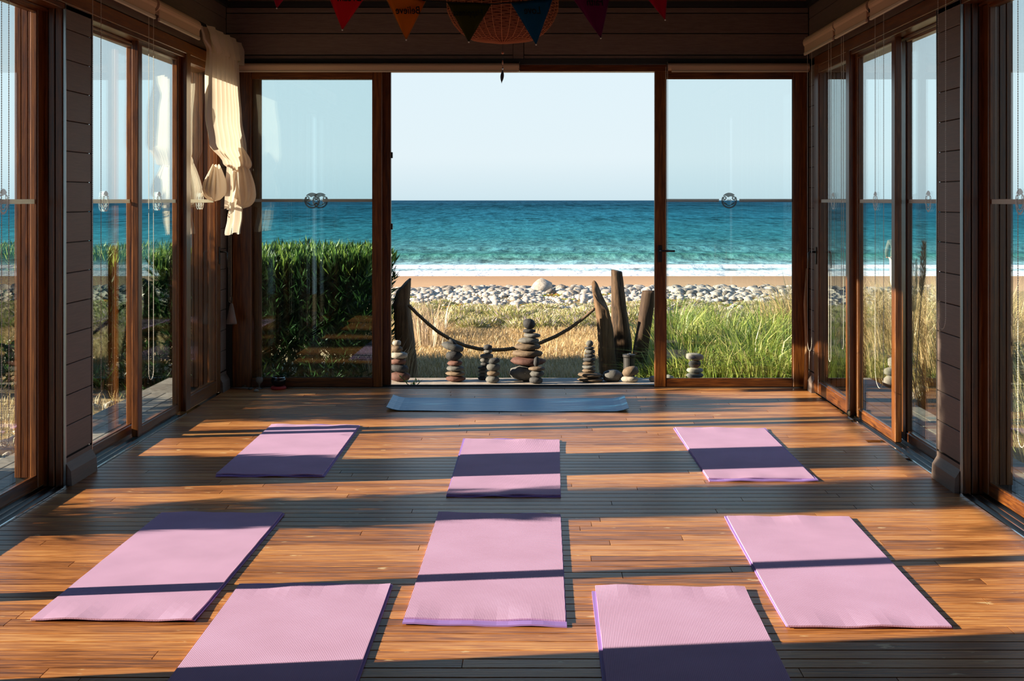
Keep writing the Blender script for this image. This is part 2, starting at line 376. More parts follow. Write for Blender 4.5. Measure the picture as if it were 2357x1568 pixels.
# ------------------------------------------------------------------ setting: room shell
XL, XR, YB, ZC = -2.58, 2.27, 11.5, 3.22
DW = .27                                             # wall thickness
HEAD = 2.70
floor = MB().box(XL-.0, XR+.0, -.5, YB+.04, -.12, -.024).build('floor', M['dark'])
tag(floor, 'reddish brown plank floor crossed by sunlight stripes', 'floor', kind='structure')
def plank_mesh(name, w, t, c, mat_, axis='x'):
    """unit length along x, profile with eased top edges"""
    prof = [(0, -t), (w, -t), (w, -c), (w-c, 0), (c, 0), (0, -c)]
    V = [(0, y, z) for y, z in prof]+[(1, y, z) for y, z in prof]
    if axis == 'y': V = [(y, x, z) for x, y, z in V]
    Fs = [(0, 1, 2, 3, 4, 5), (11, 10, 9, 8, 7, 6)]+[(i, i+6, (i+1) % 6+6, (i+1) % 6) for i in range(6)]
    me = bpy.data.meshes.new(name); me.from_pydata(V, [], Fs)
    bm = bmesh.new(); bm.from_mesh(me); bmesh.ops.recalc_face_normals(bm, faces=bm.faces); bm.to_mesh(me); bm.free()
    me.materials.append(mat_); return me
PW = .0915
pm = plank_mesh('plank', PW-.005, .022, .0025, M['floor'])
y = 3.35
while y < YB-.01:
    x = XL+.02 - R.uniform(0, 1.5)
    while x < XR:
        ln = R.choice([1.2, 1.6, 2.1, 2.6, 3.2]) + R.uniform(-.1, .1)
        x0, x1 = max(x, XL+.02), min(x+ln, XR)
        if x1-x0 > .12:
            o = link('plank', pm, (x0, y, 0), floor); o.scale = (x1-x0-.003, 1, 1)
        x += ln
    y += PW
b = MB(); y = -.45
while y < 3.3: b.box(XL+.02, XR, y, y+PW-.005, -.022, 0); y += PW
tag(b.build('plank', M['floor'], floor), kind='stuff')

# side walls: piers clad with horizontal boards, header above the windows
def side_wall(name, s, face, piers, label):
    sx = lambda d: face + s*d
    b = MB()
    for (y0, y1) in piers: b.box(sx(.018), sx(DW), y0, y1, -.1, HEAD+.02)
    b.box(sx(.018), sx(DW), -.5, YB+.15, HEAD, ZC)
    w = b.build(name, M['dark']); tag(w, label, 'wall', kind='structure')
    bh = .168
    for (y0, y1) in piers:
        near = y1-y0 > 1
        yy0 = y0; yy1 = y1
        z = .16
        bb = MB()
        while z < HEAD-.02:
            z1 = min(z+bh-.004, HEAD)
            if near: bb.box(sx(0), sx(.02), yy0+.01, yy1-.01, z, z1)
            else: MB().box(sx(0), sx(.02), yy0+.012, yy1-.012, z, z1).build('board', M['board'], w, bevel=.002)
            z += bh
        if near: tag(bb.build('board', M['board'], w), kind='stuff')
        # sloped skirting at the foot
        k = MB(); a0, a1 = yy0+.01, yy1-.01
        pr = [(sx(.02), 0), (sx(-.035), 0), (sx(-.03), .08), (sx(-.002), .125), (sx(-.002), .15), (sx(.02), .15)]
        k.add([(px, a0, pz) for px, pz in pr]+[(px, a1, pz) for px, pz in pr], [tuple(range(6)), tuple(range(11, 5, -1))]+[(i, i+6, (i+1) % 6+6, (i+1) % 6) for i in range(6)])
        k.build('skirting', M['board'], w)
        # metal edge trims and outer reveal boards
        if not near:
            for ye, q in ((yy0, 1), (yy1, -1)):
                if ye < YB-.05: MB().box(sx(-.004), sx(.010), ye, ye+q*.010, 0, HEAD).build('edge_trim', M['metal'], w)
            if yy0 > 5: 
                for d0, d1, th_ in ((.012, .048, .014), (.052, .084, .020), (.088, .12, .012)): MB().box(sx(d0), sx(d1), yy0-th_, yy0+.004, .0, HEAD-.05).build('jamb', M['frame'], w, bevel=.003)
                for q in range(4): MB().box(sx(.125+.037*q), sx(.158+.037*q), yy0-.018, yy0+.004, .05, HEAD).build('reveal_board', M['frame'], w, bevel=.002)
    z = HEAD+.04
    while z < ZC-.05:
        z1 = min(z+bh-.004, ZC-.02)
        y0 = 3.6
        for yj in (6.1, 9.4, YB-.01):
            MB().box(sx(0), sx(.02), y0, yj-.004, z, z1).build('board', M['board'], w, bevel=.002); y0 = yj
        z += bh
    MB().box(sx(-.03), sx(.02), 3.0, YB, ZC-.05, ZC).build('cornice', M['dark'], w)
    # window head frame: stepped dark mouldings
    for i, (d0, d1, z0, z1) in enumerate(((-.012, .2, HEAD-.055, HEAD+.03), (.0, .2, HEAD-.085, HEAD-.055), (.085, .2, HEAD-.10, HEAD-.085))):
        MB().box(sx(d0), sx(d1), 4.4, YB-.3, z0, z1).build('head_moulding', M['frame_h'], w, bevel=.003)
    return w
wall_left = side_wall('wall_left', -1, XL, [(-.5, 4.27), (7.56, 8.02), (11.22, YB)], 'brown boarded left wall around the sliding windows')
wall_right = side_wall('wall_right', 1, XR, [(-.5, 4.3), (7.37, 7.82), (11.2, YB)], 'brown boarded right wall around the sliding windows')

# far wall: header boards over the wide opening
b = MB().box(XL-DW, XR+DW, YB+.02, YB+.2, 2.74, ZC)
b.box(XL-DW, XL+.045, YB+.0, YB+.2, -.1, 2.75); b.box(XR-.01, XR+DW, YB+.0, YB+.2, -.1, 2.75)
wb = b.build('wall_back', M['dark']); tag(wb, 'dark boarded header wall above the doorway to the sea', 'wall', kind='structure')
for i, (z0, z1) in enumerate(((2.745, 2.776), (2.78, 2.956), (2.96, 3.126), (3.13, 3.175))):
    for x0, x1 in ((XL, -.19), (-.185, -.105), (-.10, XR)):
        if x0 == -.185: continue
        MB().box(x0, x1-.003, YB, YB+.025, z0, z1-.004).build('board', M['board'], wb, bevel=.002)
MB().box(-.19, -.105, YB-.004, YB+.02, 2.745, 3.17).build('cover_strip', M['board'], wb, bevel=.002)
MB().box(XL, XR, YB-.03, YB+.02, 3.175, ZC).build('cornice', M['dark'], wb)
MB().box(XL, XR, YB-.01, YB+.14, 2.70, 2.742).build('recess', M['dark'], wb)
MB().box(XL+.04, XR, YB+.0, YB+.13, 2.64, 2.70).build('head_moulding', M['frame_x'], wb, bevel=.003)
MB().box(XL+.04, XR, YB-.004, YB+.01, 2.694, 2.70).build('edge_trim', M['metal'], wb)
b = MB().box(XL-DW, XR+DW, -.6, -.5, -.1, ZC); tag(b.build('wall_front', M['board']), 'plain wall behind the viewer', 'wall', kind='structure')
ceil = MB().box(XL-DW-.55, XR+DW+.55, -1.0, YB+.75, ZC+.02, ZC+.14).build('ceiling', M['dark']); tag(ceil, 'dark timber ceiling of the studio', 'ceiling', kind='structure')
y = 3.6
while y < YB-.02:
    MB().box(XL, XR, y, min(y+.14, YB)-.005, ZC, ZC+.02).build('ceiling_board', M['ceiling'], ceil); y += .14
# threshold under the far doors
th = MB().box(XL+.04, XR, YB, YB+.16, -.06, .006).box(XL+.04, XR, YB+.06, YB+.09, 0, .018).build('trim_1', M['dark']); tag(th, 'black threshold strip below the open doorway', 'threshold', kind='structure')
MB().box(XL+.04, XR, YB-.002, YB+.01, -.02, .008).build('edge_trim', M['metal'], th)

# floor tracks of the sliding windows
def tracks(name, s, face, y0, y1, label):
    sx = lambda d: face + s*d
    t = MB().box(sx(-.02), sx(.2), y0, y1, -.04, -.006).build(name, M['track']); tag(t, label, 'track', kind='structure')
    for d in (.0, .045, .09, .135):
        MB().box(sx(d-.018), sx(d-.010), y0, y1, -.006, .009).build('rail', M['chrome'], t)
tracks('trim_2', -1, XL, 8.02, 10.12, 'metal sliding tracks along the far left windows')
tracks('trim_3', -1, XL, 4.27, 7.56, 'metal sliding tracks along the near left windows')
tracks('trim_4', 1, XR, 7.82, 9.97, 'metal sliding tracks along the far right windows')
tracks('trim_5', 1, XR, 4.3, 7.37, 'metal sliding tracks along the near right windows')

# ------------------------------------------------------------------ window and door leaves
def emblem(parent, c, right, nrm, r=.066, pale=False):
    """round sticker: ring, solid cap with scalloped lower edge, two curls"""
    c = Vector(c); U = Vector((0, 0, 1)); Rt = Vector(right); nrm = Vector(nrm)
    def pt(x, y): return c + Rt*x*r + U*y*r + nrm*.0035
    b = MB()
    def arc(r0, r1, a0, a1, cx=0, cy=0, n=16):
        V = []
        for k in range(n+1):
            a = math.radians(a0+(a1-a0)*k/n)
            V += [pt(cx+r0*math.cos(a), cy+r0*math.sin(a)), pt(cx+r1*math.cos(a), cy+r1*math.sin(a))]
        b.add(V, [(2*k, 2*k+1, 2*k+3, 2*k+2) for k in range(n)])
    # cap
    V = []; n = 20
    for k in range(n+1):
        x = -.80+1.6*k/n
        lo = .58 - .10*math.cos(x*3.3) + .05*math.sin(x*11); hi = math.sqrt(max(0, 1-x*x))
        V += [pt(x, min(lo, hi)), pt(x, hi)]
    b.add(V, [(2*k, 2*k+2, 2*k+3, 2*k+1) for k in range(n)])
    arc(.80, 1.0, 150, 390)
    for s in (-1, 1):
        arc(.10, .26, 0, 360, s*.58, .32, 10)
        arc(.26, .36, 100 if s < 0 else 80, 300 if s < 0 else -120, s*.42, -.12, 10)
        arc(.05, .12, 0, 360, s*.14, .05, 8)
    arc(.55, .66, 200, 340)
    b.build('emblem', M['emblem_lit' if pale else 'emblem'], parent)  # pale picks the film copy with sunlight in its colour

def leaf_side(name, s, face, d, y0, y1, label, cat, st=.09, br=.062, handle=None, z0=.012, z1=2.655, dep=.045, far_st=None, tail=0):
    """sliding / hinged leaf in a side wall; d = distance of its room face outward of the wall face"""
    sx = lambda q: face + s*(d+q)
    o = empty(name, (sx(0), (y0+y1)/2, 0), label, cat, kind='structure')
    fs = far_st or st
    MB().box(sx(0), sx(dep), y0, y0+st, z0, z1).build('stile', M['frame'], o, bevel=.005)
    MB().box(sx(0), sx(dep), y1-fs, y1, z0, z1).build('stile', M['frame'], o, bevel=.005)
    MB().box(sx(.002), sx(dep-.002), y0+st, y1-fs, z0, z0+br).build('rail', M['frame_h'], o, bevel=.005)
    MB().box(sx(.002), sx(dep-.002), y0+st, y1-fs, 2.585, z1).build('rail', M['frame_h'], o, bevel=.005)
    MB().box(sx(dep*.45), sx(dep*.6), y0+st-.01, y1-fs+.01, z0+br-.01, 2.595).build('pane', M['glass'], o)
    g = dep*.45-.004
    MB().box(sx(g), sx(g+.001), y0+st, y1-fs, 1.548, 1.573).build('tape_strip', M['tape_lit'], o)
    for q in (0,):
        # glazing beads
        b = MB()
        for yy in (y0+st, y1-fs-.008): b.box(sx(dep*.2), sx(dep*.45), yy, yy+.008, z0+br, 2.585)
        b.box(sx(dep*.2), sx(dep*.45), y0+st, y1-fs, z0+br, z0+br+.008)
        b.build('glazing_bead', M['frame'], o)
    emblem(o, (sx(g), (y0+y1)/2, 1.56), (0, -s, 0), (-s, 0, 0), pale=True)
    if handle is not None:
        hy, hz = handle
        MB().box(sx(-.008), sx(.0), hy-.016, hy+.016, hz-.07, hz+.07).build('handle_plate', M['black_metal'], o, bevel=.003)
        k = MB().tube([(sx(.0), hy, hz+.03), (sx(-.05), hy, hz+.03), (sx(-.062), hy, hz+.02), (sx(-.064), hy, hz-.1)], [.009, .009, .009, .008], 10)
        k.build('handle', M['black_metal'], o, smooth=True)
    return o
leaf_side('window_1', -1, XL, .11, 8.03, 9.32, 'left wall sliding pane next to the boarded pier, far group', 'window', far_st=.11)
leaf_side('window_2', -1, XL, .03, 9.06, 10.16, 'left wall middle pane with the bright orange stile', 'window')
leaf_side('door_1', -1, XL, -.012, 10.14, 11.24, 'hinged glass door on the left wall behind the gathered curtain', 'door', st=.13, br=.10, far_st=.14, dep=.06, handle=(11.18, 1.12))
leaf_side('window_3', -1, XL, .11, 6.46, 7.55, 'near left wall sliding pane beside the boarded pier', 'window')
leaf_side('window_4', -1, XL, .03, 5.32, 6.50, 'middle pane of the near left window group, outside the frame', 'window')
leaf_side('window_5', -1, XL, .11, 4.285, 5.42, 'nearest left pane, outside the frame', 'window')
leaf_side('window_6', 1, XR, .11, 7.83, 9.02, 'right wall sliding pane next to the boarded pier, far group', 'window', far_st=.13)
leaf_side('window_7', 1, XR, .03, 8.85, 9.98, 'right wall middle pane with glowing orange stile', 'window')
leaf_side('door_2', 1, XR, -.012, 9.96, 11.22, 'hinged glass door on the right wall near the far corner', 'door', st=.11, br=.10, far_st=.16, dep=.06, handle=(11.12, 1.12))
leaf_side('window_8', 1, XR, .11, 6.30, 7.36, 'near right wall sliding pane beside the boarded pier', 'window')
leaf_side('window_9', 1, XR, .03, 5.25, 6.38, 'middle pane of the near right window group, outside the frame', 'window')
leaf_side('window_10', 1, XR, .11, 4.32, 5.33, 'nearest right pane, outside the frame', 'window')

def leaf_back(name, x0, x1, gx0, gx1, Y, label, dep=.05, z1=2.645, gz0=.075, gz1=2.583, em=True, cat='door'):
    o = empty(name, ((x0+x1)/2, Y, 0), label, cat, kind='structure')
    MB().box(x0, gx0, Y, Y+dep, .008, z1).build('stile', M['frame'], o, bevel=.005)
    MB().box(gx1, x1, Y, Y+dep, .008, z1).build('stile', M['frame'], o, bevel=.005)
    MB().box(gx0, gx1, Y+.002, Y+dep-.002, .008, gz0).build('rail', M['frame_x'], o, bevel=.005)
    MB().box(gx0, gx1, Y+.002, Y+dep-.002, gz1, z1).build('rail', M['frame_x'], o, bevel=.005)
    MB().box(gx0-.01, gx1+.01, Y+dep*.45, Y+dep*.6, gz0-.01, gz1+.01).build('pane', M['glass'], o)
    b = MB()
    b.box(gx0, gx0+.007, Y+dep*.15, Y+dep*.45, gz0, gz1).box(gx1-.007, gx1, Y+dep*.15, Y+dep*.45, gz0, gz1).box(gx0, gx1, Y+dep*.15, Y+dep*.45, gz0, gz0+.007).box(gx0, gx1, Y+dep*.15, Y+dep*.45, gz1-.007, gz1)
    b.build('glazing_bead', M['frame'], o)
    gy = Y+dep*.45-.003; cx = (gx0+gx1)/2
    MB().box(gx0, cx-.085, gy, gy+.001, 1.552, 1.577).box(cx+.085, gx1, gy, gy+.001, 1.552, 1.577).build('tape_strip', M['tape'], o)
    emblem(o, (cx, gy, 1.563), (1, 0, 0), (0, -1, 0))
    return o
d3 = leaf_back('door_3', -2.535, -1.285, -2.378, -1.361, YB+.01, 'fixed glass leaf at the left of the doorway, hedge behind it')
d4 = leaf_back('door_4', -2.45, -1.218, -2.31, -1.315, YB+.075, 'open sliding leaf parked behind the fixed left leaf')
d5 = leaf_back('door_5', .988, 2.262, 1.082, 2.142, YB+.01, 'glass leaf right of the doorway with grass behind it')
MB().box(1.015, 1.05, YB-.004, YB+.012, 1.05, 1.19).build('handle_plate', M['black_metal'], d5, bevel=.003)
MB().tube([(1.032, YB, 1.145), (1.032, YB-.05, 1.145), (1.045, YB-.058, 1.145), (1.15, YB-.06, 1.145)], .009, 10).build('handle', M['black_metal'], d5, smooth=True)
for z in (1.92, 1.32): MB().box(-1.225, -1.205, YB+.09, YB+.12, z, z+.05).build('latch', M['black_metal'], d4, bevel=.002)

# ------------------------------------------------------------------ outside decks
def deck(name, x0, x1, y0, y1, along, label, w=.14, z=-.06):
    base = MB().box(x0+.02, x1-.02, y0+.02, y1-.02, z-.14, z-.028).build(name, M['dark']); tag(base, label, 'deck', kind='structure')
    me = plank_mesh('board', w-.007, .026, .003, M['deck'], along)
    a, e = (y0, y1) if along == 'x' else (x0, x1); k = a
    while k < e-.03:
        if along == 'x': o = link('board', me, (x0, k, z), base); o.scale = (x1-x0, 1, 1)
        else: o = link('board', me, (k, y0, z), base); o.scale = (1, y1-y0, 1)
        k += w
    return base
deck('deck_back', -3.36, 3.05, YB+.165, 12.55, 'x', 'grey board deck strip just outside the doorway')
deck('deck_left', -3.36, XL-DW-.004, 3.0, YB+.16, 'y', 'grey board deck outside the left windows', .12)
deck('deck_right', XR+DW+.004, 3.05, 3.0, YB+.16, 'y', 'grey board deck outside the right windows', .12)

# ------------------------------------------------------------------ yoga mats
def yoga_mat(name, px, z0, t, m_, label, cat='mat', group=None, amp=.0015, nu=14, nv=30, seed=0, curl=0):
    c = [fl(u, v, z0+t) for u, v in px]                # far-left, far-right, near-right, near-left
    cen = sum((Vector(p) for p in c), Vector())/4; cen.z = z0
    ax = ((c[1]-c[0])+(c[2]-c[3])); ang = math.atan2(ax.y, ax.x)
    rot = Matrix.Rotation(-ang, 3, 'Z')
    top = []
    for j in range(nv+1):
        for i in range(nu+1):
            a, b_ = i/nu, j/nv
            p = (c[0]*(1-a)+c[1]*a)*(1-b_)+(c[3]*(1-a)+c[2]*a)*b_
            e = max(0, 1-min(b_, 1-b_)*8)
            zz = z0+t + e*amp*(1+math.sin(a*9+seed)+math.sin(a*17+seed*2))*1.3
            if curl:
                ea = max(0, 1-min(a, 1-a)*14); zz += curl*ea*ea
                eb = max(0, 1-b_*3); zz += .0*eb
            top.append(rot @ (Vector((p.x, p.y, 0))-Vector((cen.x, cen.y, 0))) + Vector((0, 0, zz-z0)))
    n = len(top); V = [tuple(p) for p in top]+[(p.x, p.y, p.z-t) for p in top]
    q = nu+1
    Fs = [(j*q+i, j*q+i+1, (j+1)*q+i+1, (j+1)*q+i) for j in range(nv) for i in range(nu)]
    Fs += [tuple(n+k for k in f[::-1]) for f in Fs]
    ring = [i for i in range(q)]+[j*q+nu for j in range(1, nv+1)]+[nv*q+i for i in range(nu-1, -1, -1)]+[j*q for j in range(nv-1, 0, -1)]
    Fs += [(ring[k], ring[(k+1) % len(ring)], n+ring[(k+1) % len(ring)], n+ring[k]) for k in range(len(ring))]
    o = MB().add(V, Fs).build(name, m_)
    o.location = cen; o.rotation_euler = (0, 0, ang)
    return tag(o, label, cat, group)
T = .006
mats = [
 ('far left corner of the mat layout', [(628,977),(829,979),(747,1096),(496,1096)], [(625,977),(826,979),(742,1093),(497,1091)]),
 ('middle of the floor just before the blue mat', [(1066,1010),(1286,1012),(1291,1143),(1027,1142)], [(1071,1010),(1288,1013),(1290,1139),(1029,1138)]),
 ('far right, nearest the right windows in back', [(1550,985),(1762,987),(1884,1107),(1633,1107)], [(1554,984),(1759,986),(1875,1101),(1631,1101)]),
 ('front left by the left windows', [(378,1180),(655,1183),(448,1429),(82,1424)], [(372,1179),(650,1181),(442,1427),(70,1424)]),
 ('centre of the room, second row', [(1009,1183),(1291,1187),(1305,1442),(926,1436)], [(1009,1180),(1290,1184),(1302,1428),(930,1424)]),
 ('front right by the right windows', [(1667,1190),(1958,1192),(2194,1445),(1810,1443)], [(1673,1188),(1954,1189),(2190,1442),(1813,1441)]),
 ('nearest row, left of centre', [(555,1344),(904,1346),(762,1743),(262,1743)], [(551,1345),(899,1344),(753,1740),(257,1740)]),
 ('nearest row, right of centre', [(1362,1362),(1718,1365),(1904,1756),(1409,1756)], [(1370,1347),(1714,1352),(1909,1742),(1416,1742)]),
]
for k, (where, lo, hi) in enumerate(mats):
    yoga_mat('yoga_mat', lo, 0, T, M['mat_purple'], 'purple mat underneath, '+where, group='purple under-mats', seed=k+9)
    yoga_mat('yoga_mat', hi, T, T, M['mat_pink'], 'ribbed pink mat on top, '+where, group='pink yoga mats', seed=k*1.7)
yoga_mat('yoga_mat', [(905,917),(1437,918),(1448,948),(889,946)], 0, .004, M['mat_blue'], 'glossy blue grey mat lying crosswise before the open doorway', curl=.028, nu=40, nv=8)

# ------------------------------------------------------------------ roller blinds and bead chains
def chain(b, pts, r=.0026, step=.011):
    pts = [Vector(p) for p in pts]; out = []; rad = []
    for a, c in zip(pts, pts[1:]):
        n = max(1, int((c-a).length/step))
        for k in range(n):
            p = a.lerp(c, k/n); q = a.lerp(c, (k+.5)/n); out += [p, q]; rad += [r, r*.35]
    b.tube(out, rad, 5, cap=False)
def loop_pts(x, y0, y1, zt, zb, s=1):
    w = (y1-y0)/2; yc = (y0+y1)/2
    return [(x, y0, zt), (x, y0, zb+abs(w))]+[(x, yc-w*math.cos(a), zb+abs(w)-abs(w)*math.sin(a)) for a in np.linspace(.2, math.pi-.2, 9)]+[(x, y1, zb+abs(w)), (x, y1, zt)]
def blind_side(s, x, z, y0, y1, label, chains):
    o = empty('roller_blind', (x, (y0+y1)/2, z), label, 'blind')
    MB().tube([(x, y0, z), (x, y1, z)], .047, 20).build('roller', M['blind'], o, smooth=False)
    MB().box(x-s*.035-.003, x-s*.035+.003, y0+.02, y1-.02, z-.085, z).build('fabric', M['blind'], o)
    MB().box(x-s*.035-.009, x-s*.035+.009, y0+.02, y1-.02, z-.105, z-.083).build('hem_bar', M['hem'], o, bevel=.003)
    for ye in (y0-.006, y1+.002): MB().box(x-.03, x+s*.06+.01, ye, ye+.004, z-.045, z+.045).build('bracket', M['metal'], o)
    for (ya, yb_, zb) in chains:
        b = MB(); chain(b, loop_pts(x-s*.0, ya, yb_, z-.02, zb)); b.build('bead_chain', M['bead'], o)
    return o
XBL, XBR = XL+.075, XR-.075
blind_side(-1, XBL, 2.845, 9.02, 10.14, 'rolled beige blind on the left wall beside the curtain', [(8.93, 9.04, .40)])
blind_side(-1, XBL, 2.845, 7.92, 8.96, 'rolled beige blind on the left wall, second from the curtain', [(7.80, 7.95, .39)])
blind_side(-1, XBL, 2.845, 6.1, 7.5, 'rolled blind of the near left windows, above the frame', [(6.47, 6.56, .40)])
blind_side(1, XBR, 2.835, 10.02, 11.12, 'rolled beige blind on the right wall nearest the far corner', [(11.0, 11.17, .355), (9.86, 9.93, .50)])
blind_side(1, XBR, 2.835, 9.0, 9.98, 'rolled beige blind on the right wall, middle one', [(10.28, 10.36, .36)])
blind_side(1, XBR, 2.835, 7.7, 8.94, 'rolled beige blind on the right wall nearest the pier', [(8.72, 8.94, .365)])
blind_side(1, XBR, 2.835, 6.0, 7.42, 'rolled blind of the near right windows, above the frame', [(7.40, 7.54, .87), (6.20, 6.29, .45)])
def blind_back(x0, x1, label, ch):
    y, z = YB-.055, 2.672
    o = empty('roller_blind', ((x0+x1)/2, y, z), label, 'blind')
    MB().tube([(x0, y, z), (x1, y, z)], .031, 16).build('roller', M['blind'], o)
    MB().box(x0+.03, x1-.01, y-.03, y-.026, z-.035, z).build('fabric', M['blind'], o)
    MB().box(x0+.03, x1-.01, y-.036, y-.020, z-.046, z-.034).build('hem_bar', M['hem'], o, bevel=.002)
    for xe in (x0-.004, x1): MB().box(xe, xe+.004, y-.03, y+.05, z-.035, z+.04).build('bracket', M['metal'], o)
    b = MB()
    for (xa, xb_, zb) in ch:
        w = (xb_-xa)/2
        pts = [(xa, y, z), (xa, y, zb+w)]+[((xa+xb_)/2-w*math.cos(a), y, zb+w-w*math.sin(a)) for a in np.linspace(.2, math.pi-.2, 7)]+[(xb_, y, zb+w), (xb_, y, z)]
        chain(b, pts)
    b.build('bead_chain', M['bead'], o)
blind_back(-2.535, -.14, 'long rolled blind above the left half of the doorway', [(-2.545, -2.53, .72)])
blind_back(1.09, 2.262, 'short rolled blind above the right glass leaf', [(1.075, 1.09, .75)])

# ------------------------------------------------------------------ gathered curtain on the left wall
cur = empty('curtain', (XL+.1, 10.8, 1.3), 'cream linen curtain knotted up at the far left corner', 'curtain')
def sheet(rows, nfold, amp, n=90, ph=0, th=.0):
    """rows: (z, ycentre, half width, x, fold amplitude factor, lean)"""
    V = []
    for r_, (z, yc, hw, x, af) in enumerate(rows):
        for i in range(n+1):
            t = i/n; y = yc+(2*t-1)*hw
            f = math.sin(t*nfold*2*math.pi+ph+.5*math.sin(z*3)+.25*math.sin(t*11))
            V.append((x+amp*af*f+.02*af*math.sin(t*math.pi), y, z+.01*math.sin(t*13+z*4)*af))
    q = n+1
    return V, [(j*q+i, j*q+i+1, (j+1)*q+i+1, (j+1)*q+i) for j in range(len(rows)-1) for i in range(n)]
def dense(rows, k=6):
    out = []
    for i in range(len(rows)-1):
        for j in range(k):
            t = j/k; tt = t*t*(3-2*t)
            out.append(tuple(a+(b-a)*(t if m_ == 0 else tt) for m_, (a, b) in enumerate(zip(rows[i], rows[i+1]))))
    return out+[rows[-1]]
XC = XL+.10
top_rows = dense([(2.86, 10.78, .60, XC, .5), (2.78, 10.79, .59, XC+.01, .7), (2.70, 10.80, .50, XC+.03, 1.1), (2.5, 10.78, .52, XC+.03, 1.3), (2.2, 10.74, .57, XC+.05, 1.3), (1.98, 10.80, .60, XC+.07, 1.2), (1.84, 10.95, .42, XC+.10, .8), (1.80, 11.05, .20, XC+.08, .5)])
V, Fs = sheet(top_rows, 9, .028); MB().add(V, Fs).build('drape', M['curtain'], cur, smooth=True)
# heading band folded over
hb = dense([(2.87, 10.80, .61, XC+.035, .5), (2.80, 10.82, .60, XC+.055, .6), (2.68, 10.83, .52, XC+.06, 1.0)], 4)
V, Fs = sheet(hb, 5, .022, ph=1.2); MB().add(V, Fs).build('heading', M['curtain'], cur, smooth=True)
def bag(c, ry, h, rx, nf, lean=0, name='puff', seed=0):
    """pleated pouch of cloth: pinched top, swelling toward the bottom"""
    V = []; nu, nv = 96, 26
    for j in range(nv+1):
        t = j/nv; r_ = .30+.70*math.sin(math.pi/2*min(t/.72, 1))
        if t > .72: r_ *= math.sqrt(max(0.0, 1-((t-.72)/.28)**2*.995))
        for i in range(nu):
            a = 2*math.pi*i/nu
            f = 1+.10*math.sin(a*nf+seed)*(1-t*.3)+.05*math.sin(a*nf*2.3+seed*2+t*2)+.12*noise.noise(Vector((math.cos(a)*1.5, math.sin(a)*1.5, t*2+seed)))
            V.append((c[0]+rx*r_*math.sin(a)*f, c[1]+ry*r_*math.cos(a)*f+lean*t, c[2]-h*t+.012*math.sin(a*3+seed)))
    Fs = [(j*nu+i, j*nu+(i+1) % nu, (j+1)*nu+(i+1) % nu, (j+1)*nu+i) for j in range(nv) for i in range(nu)]
    return MB().add(V, Fs).build(name, M['curtain'], cur, smooth=True)
bag((XC+.10, 11.03, 1.93), .15, .42, .11, 11, .13, seed=1)
bag((XC+.04, 10.52, 1.83), .26, .26, .06, 13, -.05, seed=4)
bag((XC+.12, 11.02, 1.98), .10, .17, .08, 7, .03, seed=7)
for yc, hw, zt_, zb, q, ln_ in ((10.70, .07, 1.84, 1.50, 0, .12), (11.03, .06, 1.84, 1.50, 2, -.06), (10.78, .09, 1.55, 1.30, 1, .0), (11.08, .09, 1.60, 1.30, 4, .04)):
    rows = dense([(zt_, yc, hw*.9, XC+.10, .5), ((zt_+zb)/2, yc+ln_*.5, hw*.9, XC+.08, .9), (zb, yc+ln_, hw*1.0, XC+.06, .8)])
    V, Fs = sheet(rows, 2, .022, 24, q); MB().add(V, Fs).build('tail', M['curtain'], cur, smooth=True)
MB().tube([(XC-.01, 10.15, 2.88), (XC-.01, 11.4, 2.88)], .012, 10).build('rod', M['black_metal'], cur, smooth=True)

# ------------------------------------------------------------------ rattan lamp with a hanging pendant
YLm = 7.4
lp = at(1157, 100, YLm); k = YLm/F
lamp = empty('rattan_lamp', (lp.x, YLm, lp.z), 'woven rattan pendant lamp shade hanging behind the bunting', 'lamp')
M['rattan'] = fabric('woven_rattan', (.60, .25, .12), .45)
prof = [(0, 0), (.03, .002), (.06, .006), (70*k, 9*k), (95*k, 24*k), (115*k, 48*k), (126*k, 74*k), (128*k, 98*k), (122*k, 122*k), (108*k, 150*k), (85*k, 175*k), (50*k, 192*k), (.05, 198*k)]
pp = []
for i in range(len(prof)-1):
    for j in range(5):
        t = j/5; pp.append((prof[i][0]+(prof[i+1][0]-prof[i][0])*t, prof[i][1]+(prof[i+1][1]-prof[i][1])*t))
pp.append(prof[-1])
MB().lathe(pp[8:], (lp.x, YLm, lp.z), 64).build('liner', fabric('rattan_lining', (.20, .065, .035), .4), lamp, smooth=True)
# weave: horizontal canes over vertical ribs, real strands
b = MB()
for a in range(36):
    q = 2*math.pi*a/36; pts = [(lp.x+(r_+.002)*math.cos(q), YLm+(r_+.002)*math.sin(q), lp.z+z_) for r_, z_ in pp[::3]]
    b.tube(pts, .0028, 5, cap=False)
b.build('rib', M['rattan'], lamp, smooth=True)['kind'] = 'stuff'
b = MB(); zz = .012
def rad_at(z):
    for (r0, z0), (r1, z1) in zip(pp, pp[1:]):
        if z0 <= z <= z1 and z1 > z0: return r0+(r1-r0)*(z-z0)/(z1-z0)
    return pp[-1][0]
while zz < 195*k:
    r_ = rad_at(zz); pts = [(lp.x+(r_+.0035*math.sin(i*math.pi/2+zz*500))*math.cos(2*math.pi*i/72), YLm+(r_+.0035*math.sin(i*math.pi/2+zz*500))*math.sin(2*math.pi*i/72), lp.z+zz) for i in range(73)]
    b.tube(pts, .0022, 4, cap=False); zz += .0075
b.build('cane', M['rattan'], lamp, smooth=True)['kind'] = 'stuff'
MB().tube([(lp.x, YLm, lp.z+197*k), (lp.x, YLm, ZC)], .006, 8).build('cord', M['black_metal'], lamp, smooth=True)
MB().lathe([(0, .0), (.05, .004), (.055, .03), (0, .035)], (lp.x, YLm, ZC-.035), 20).build('canopy', M['black_metal'], lamp, smooth=True)
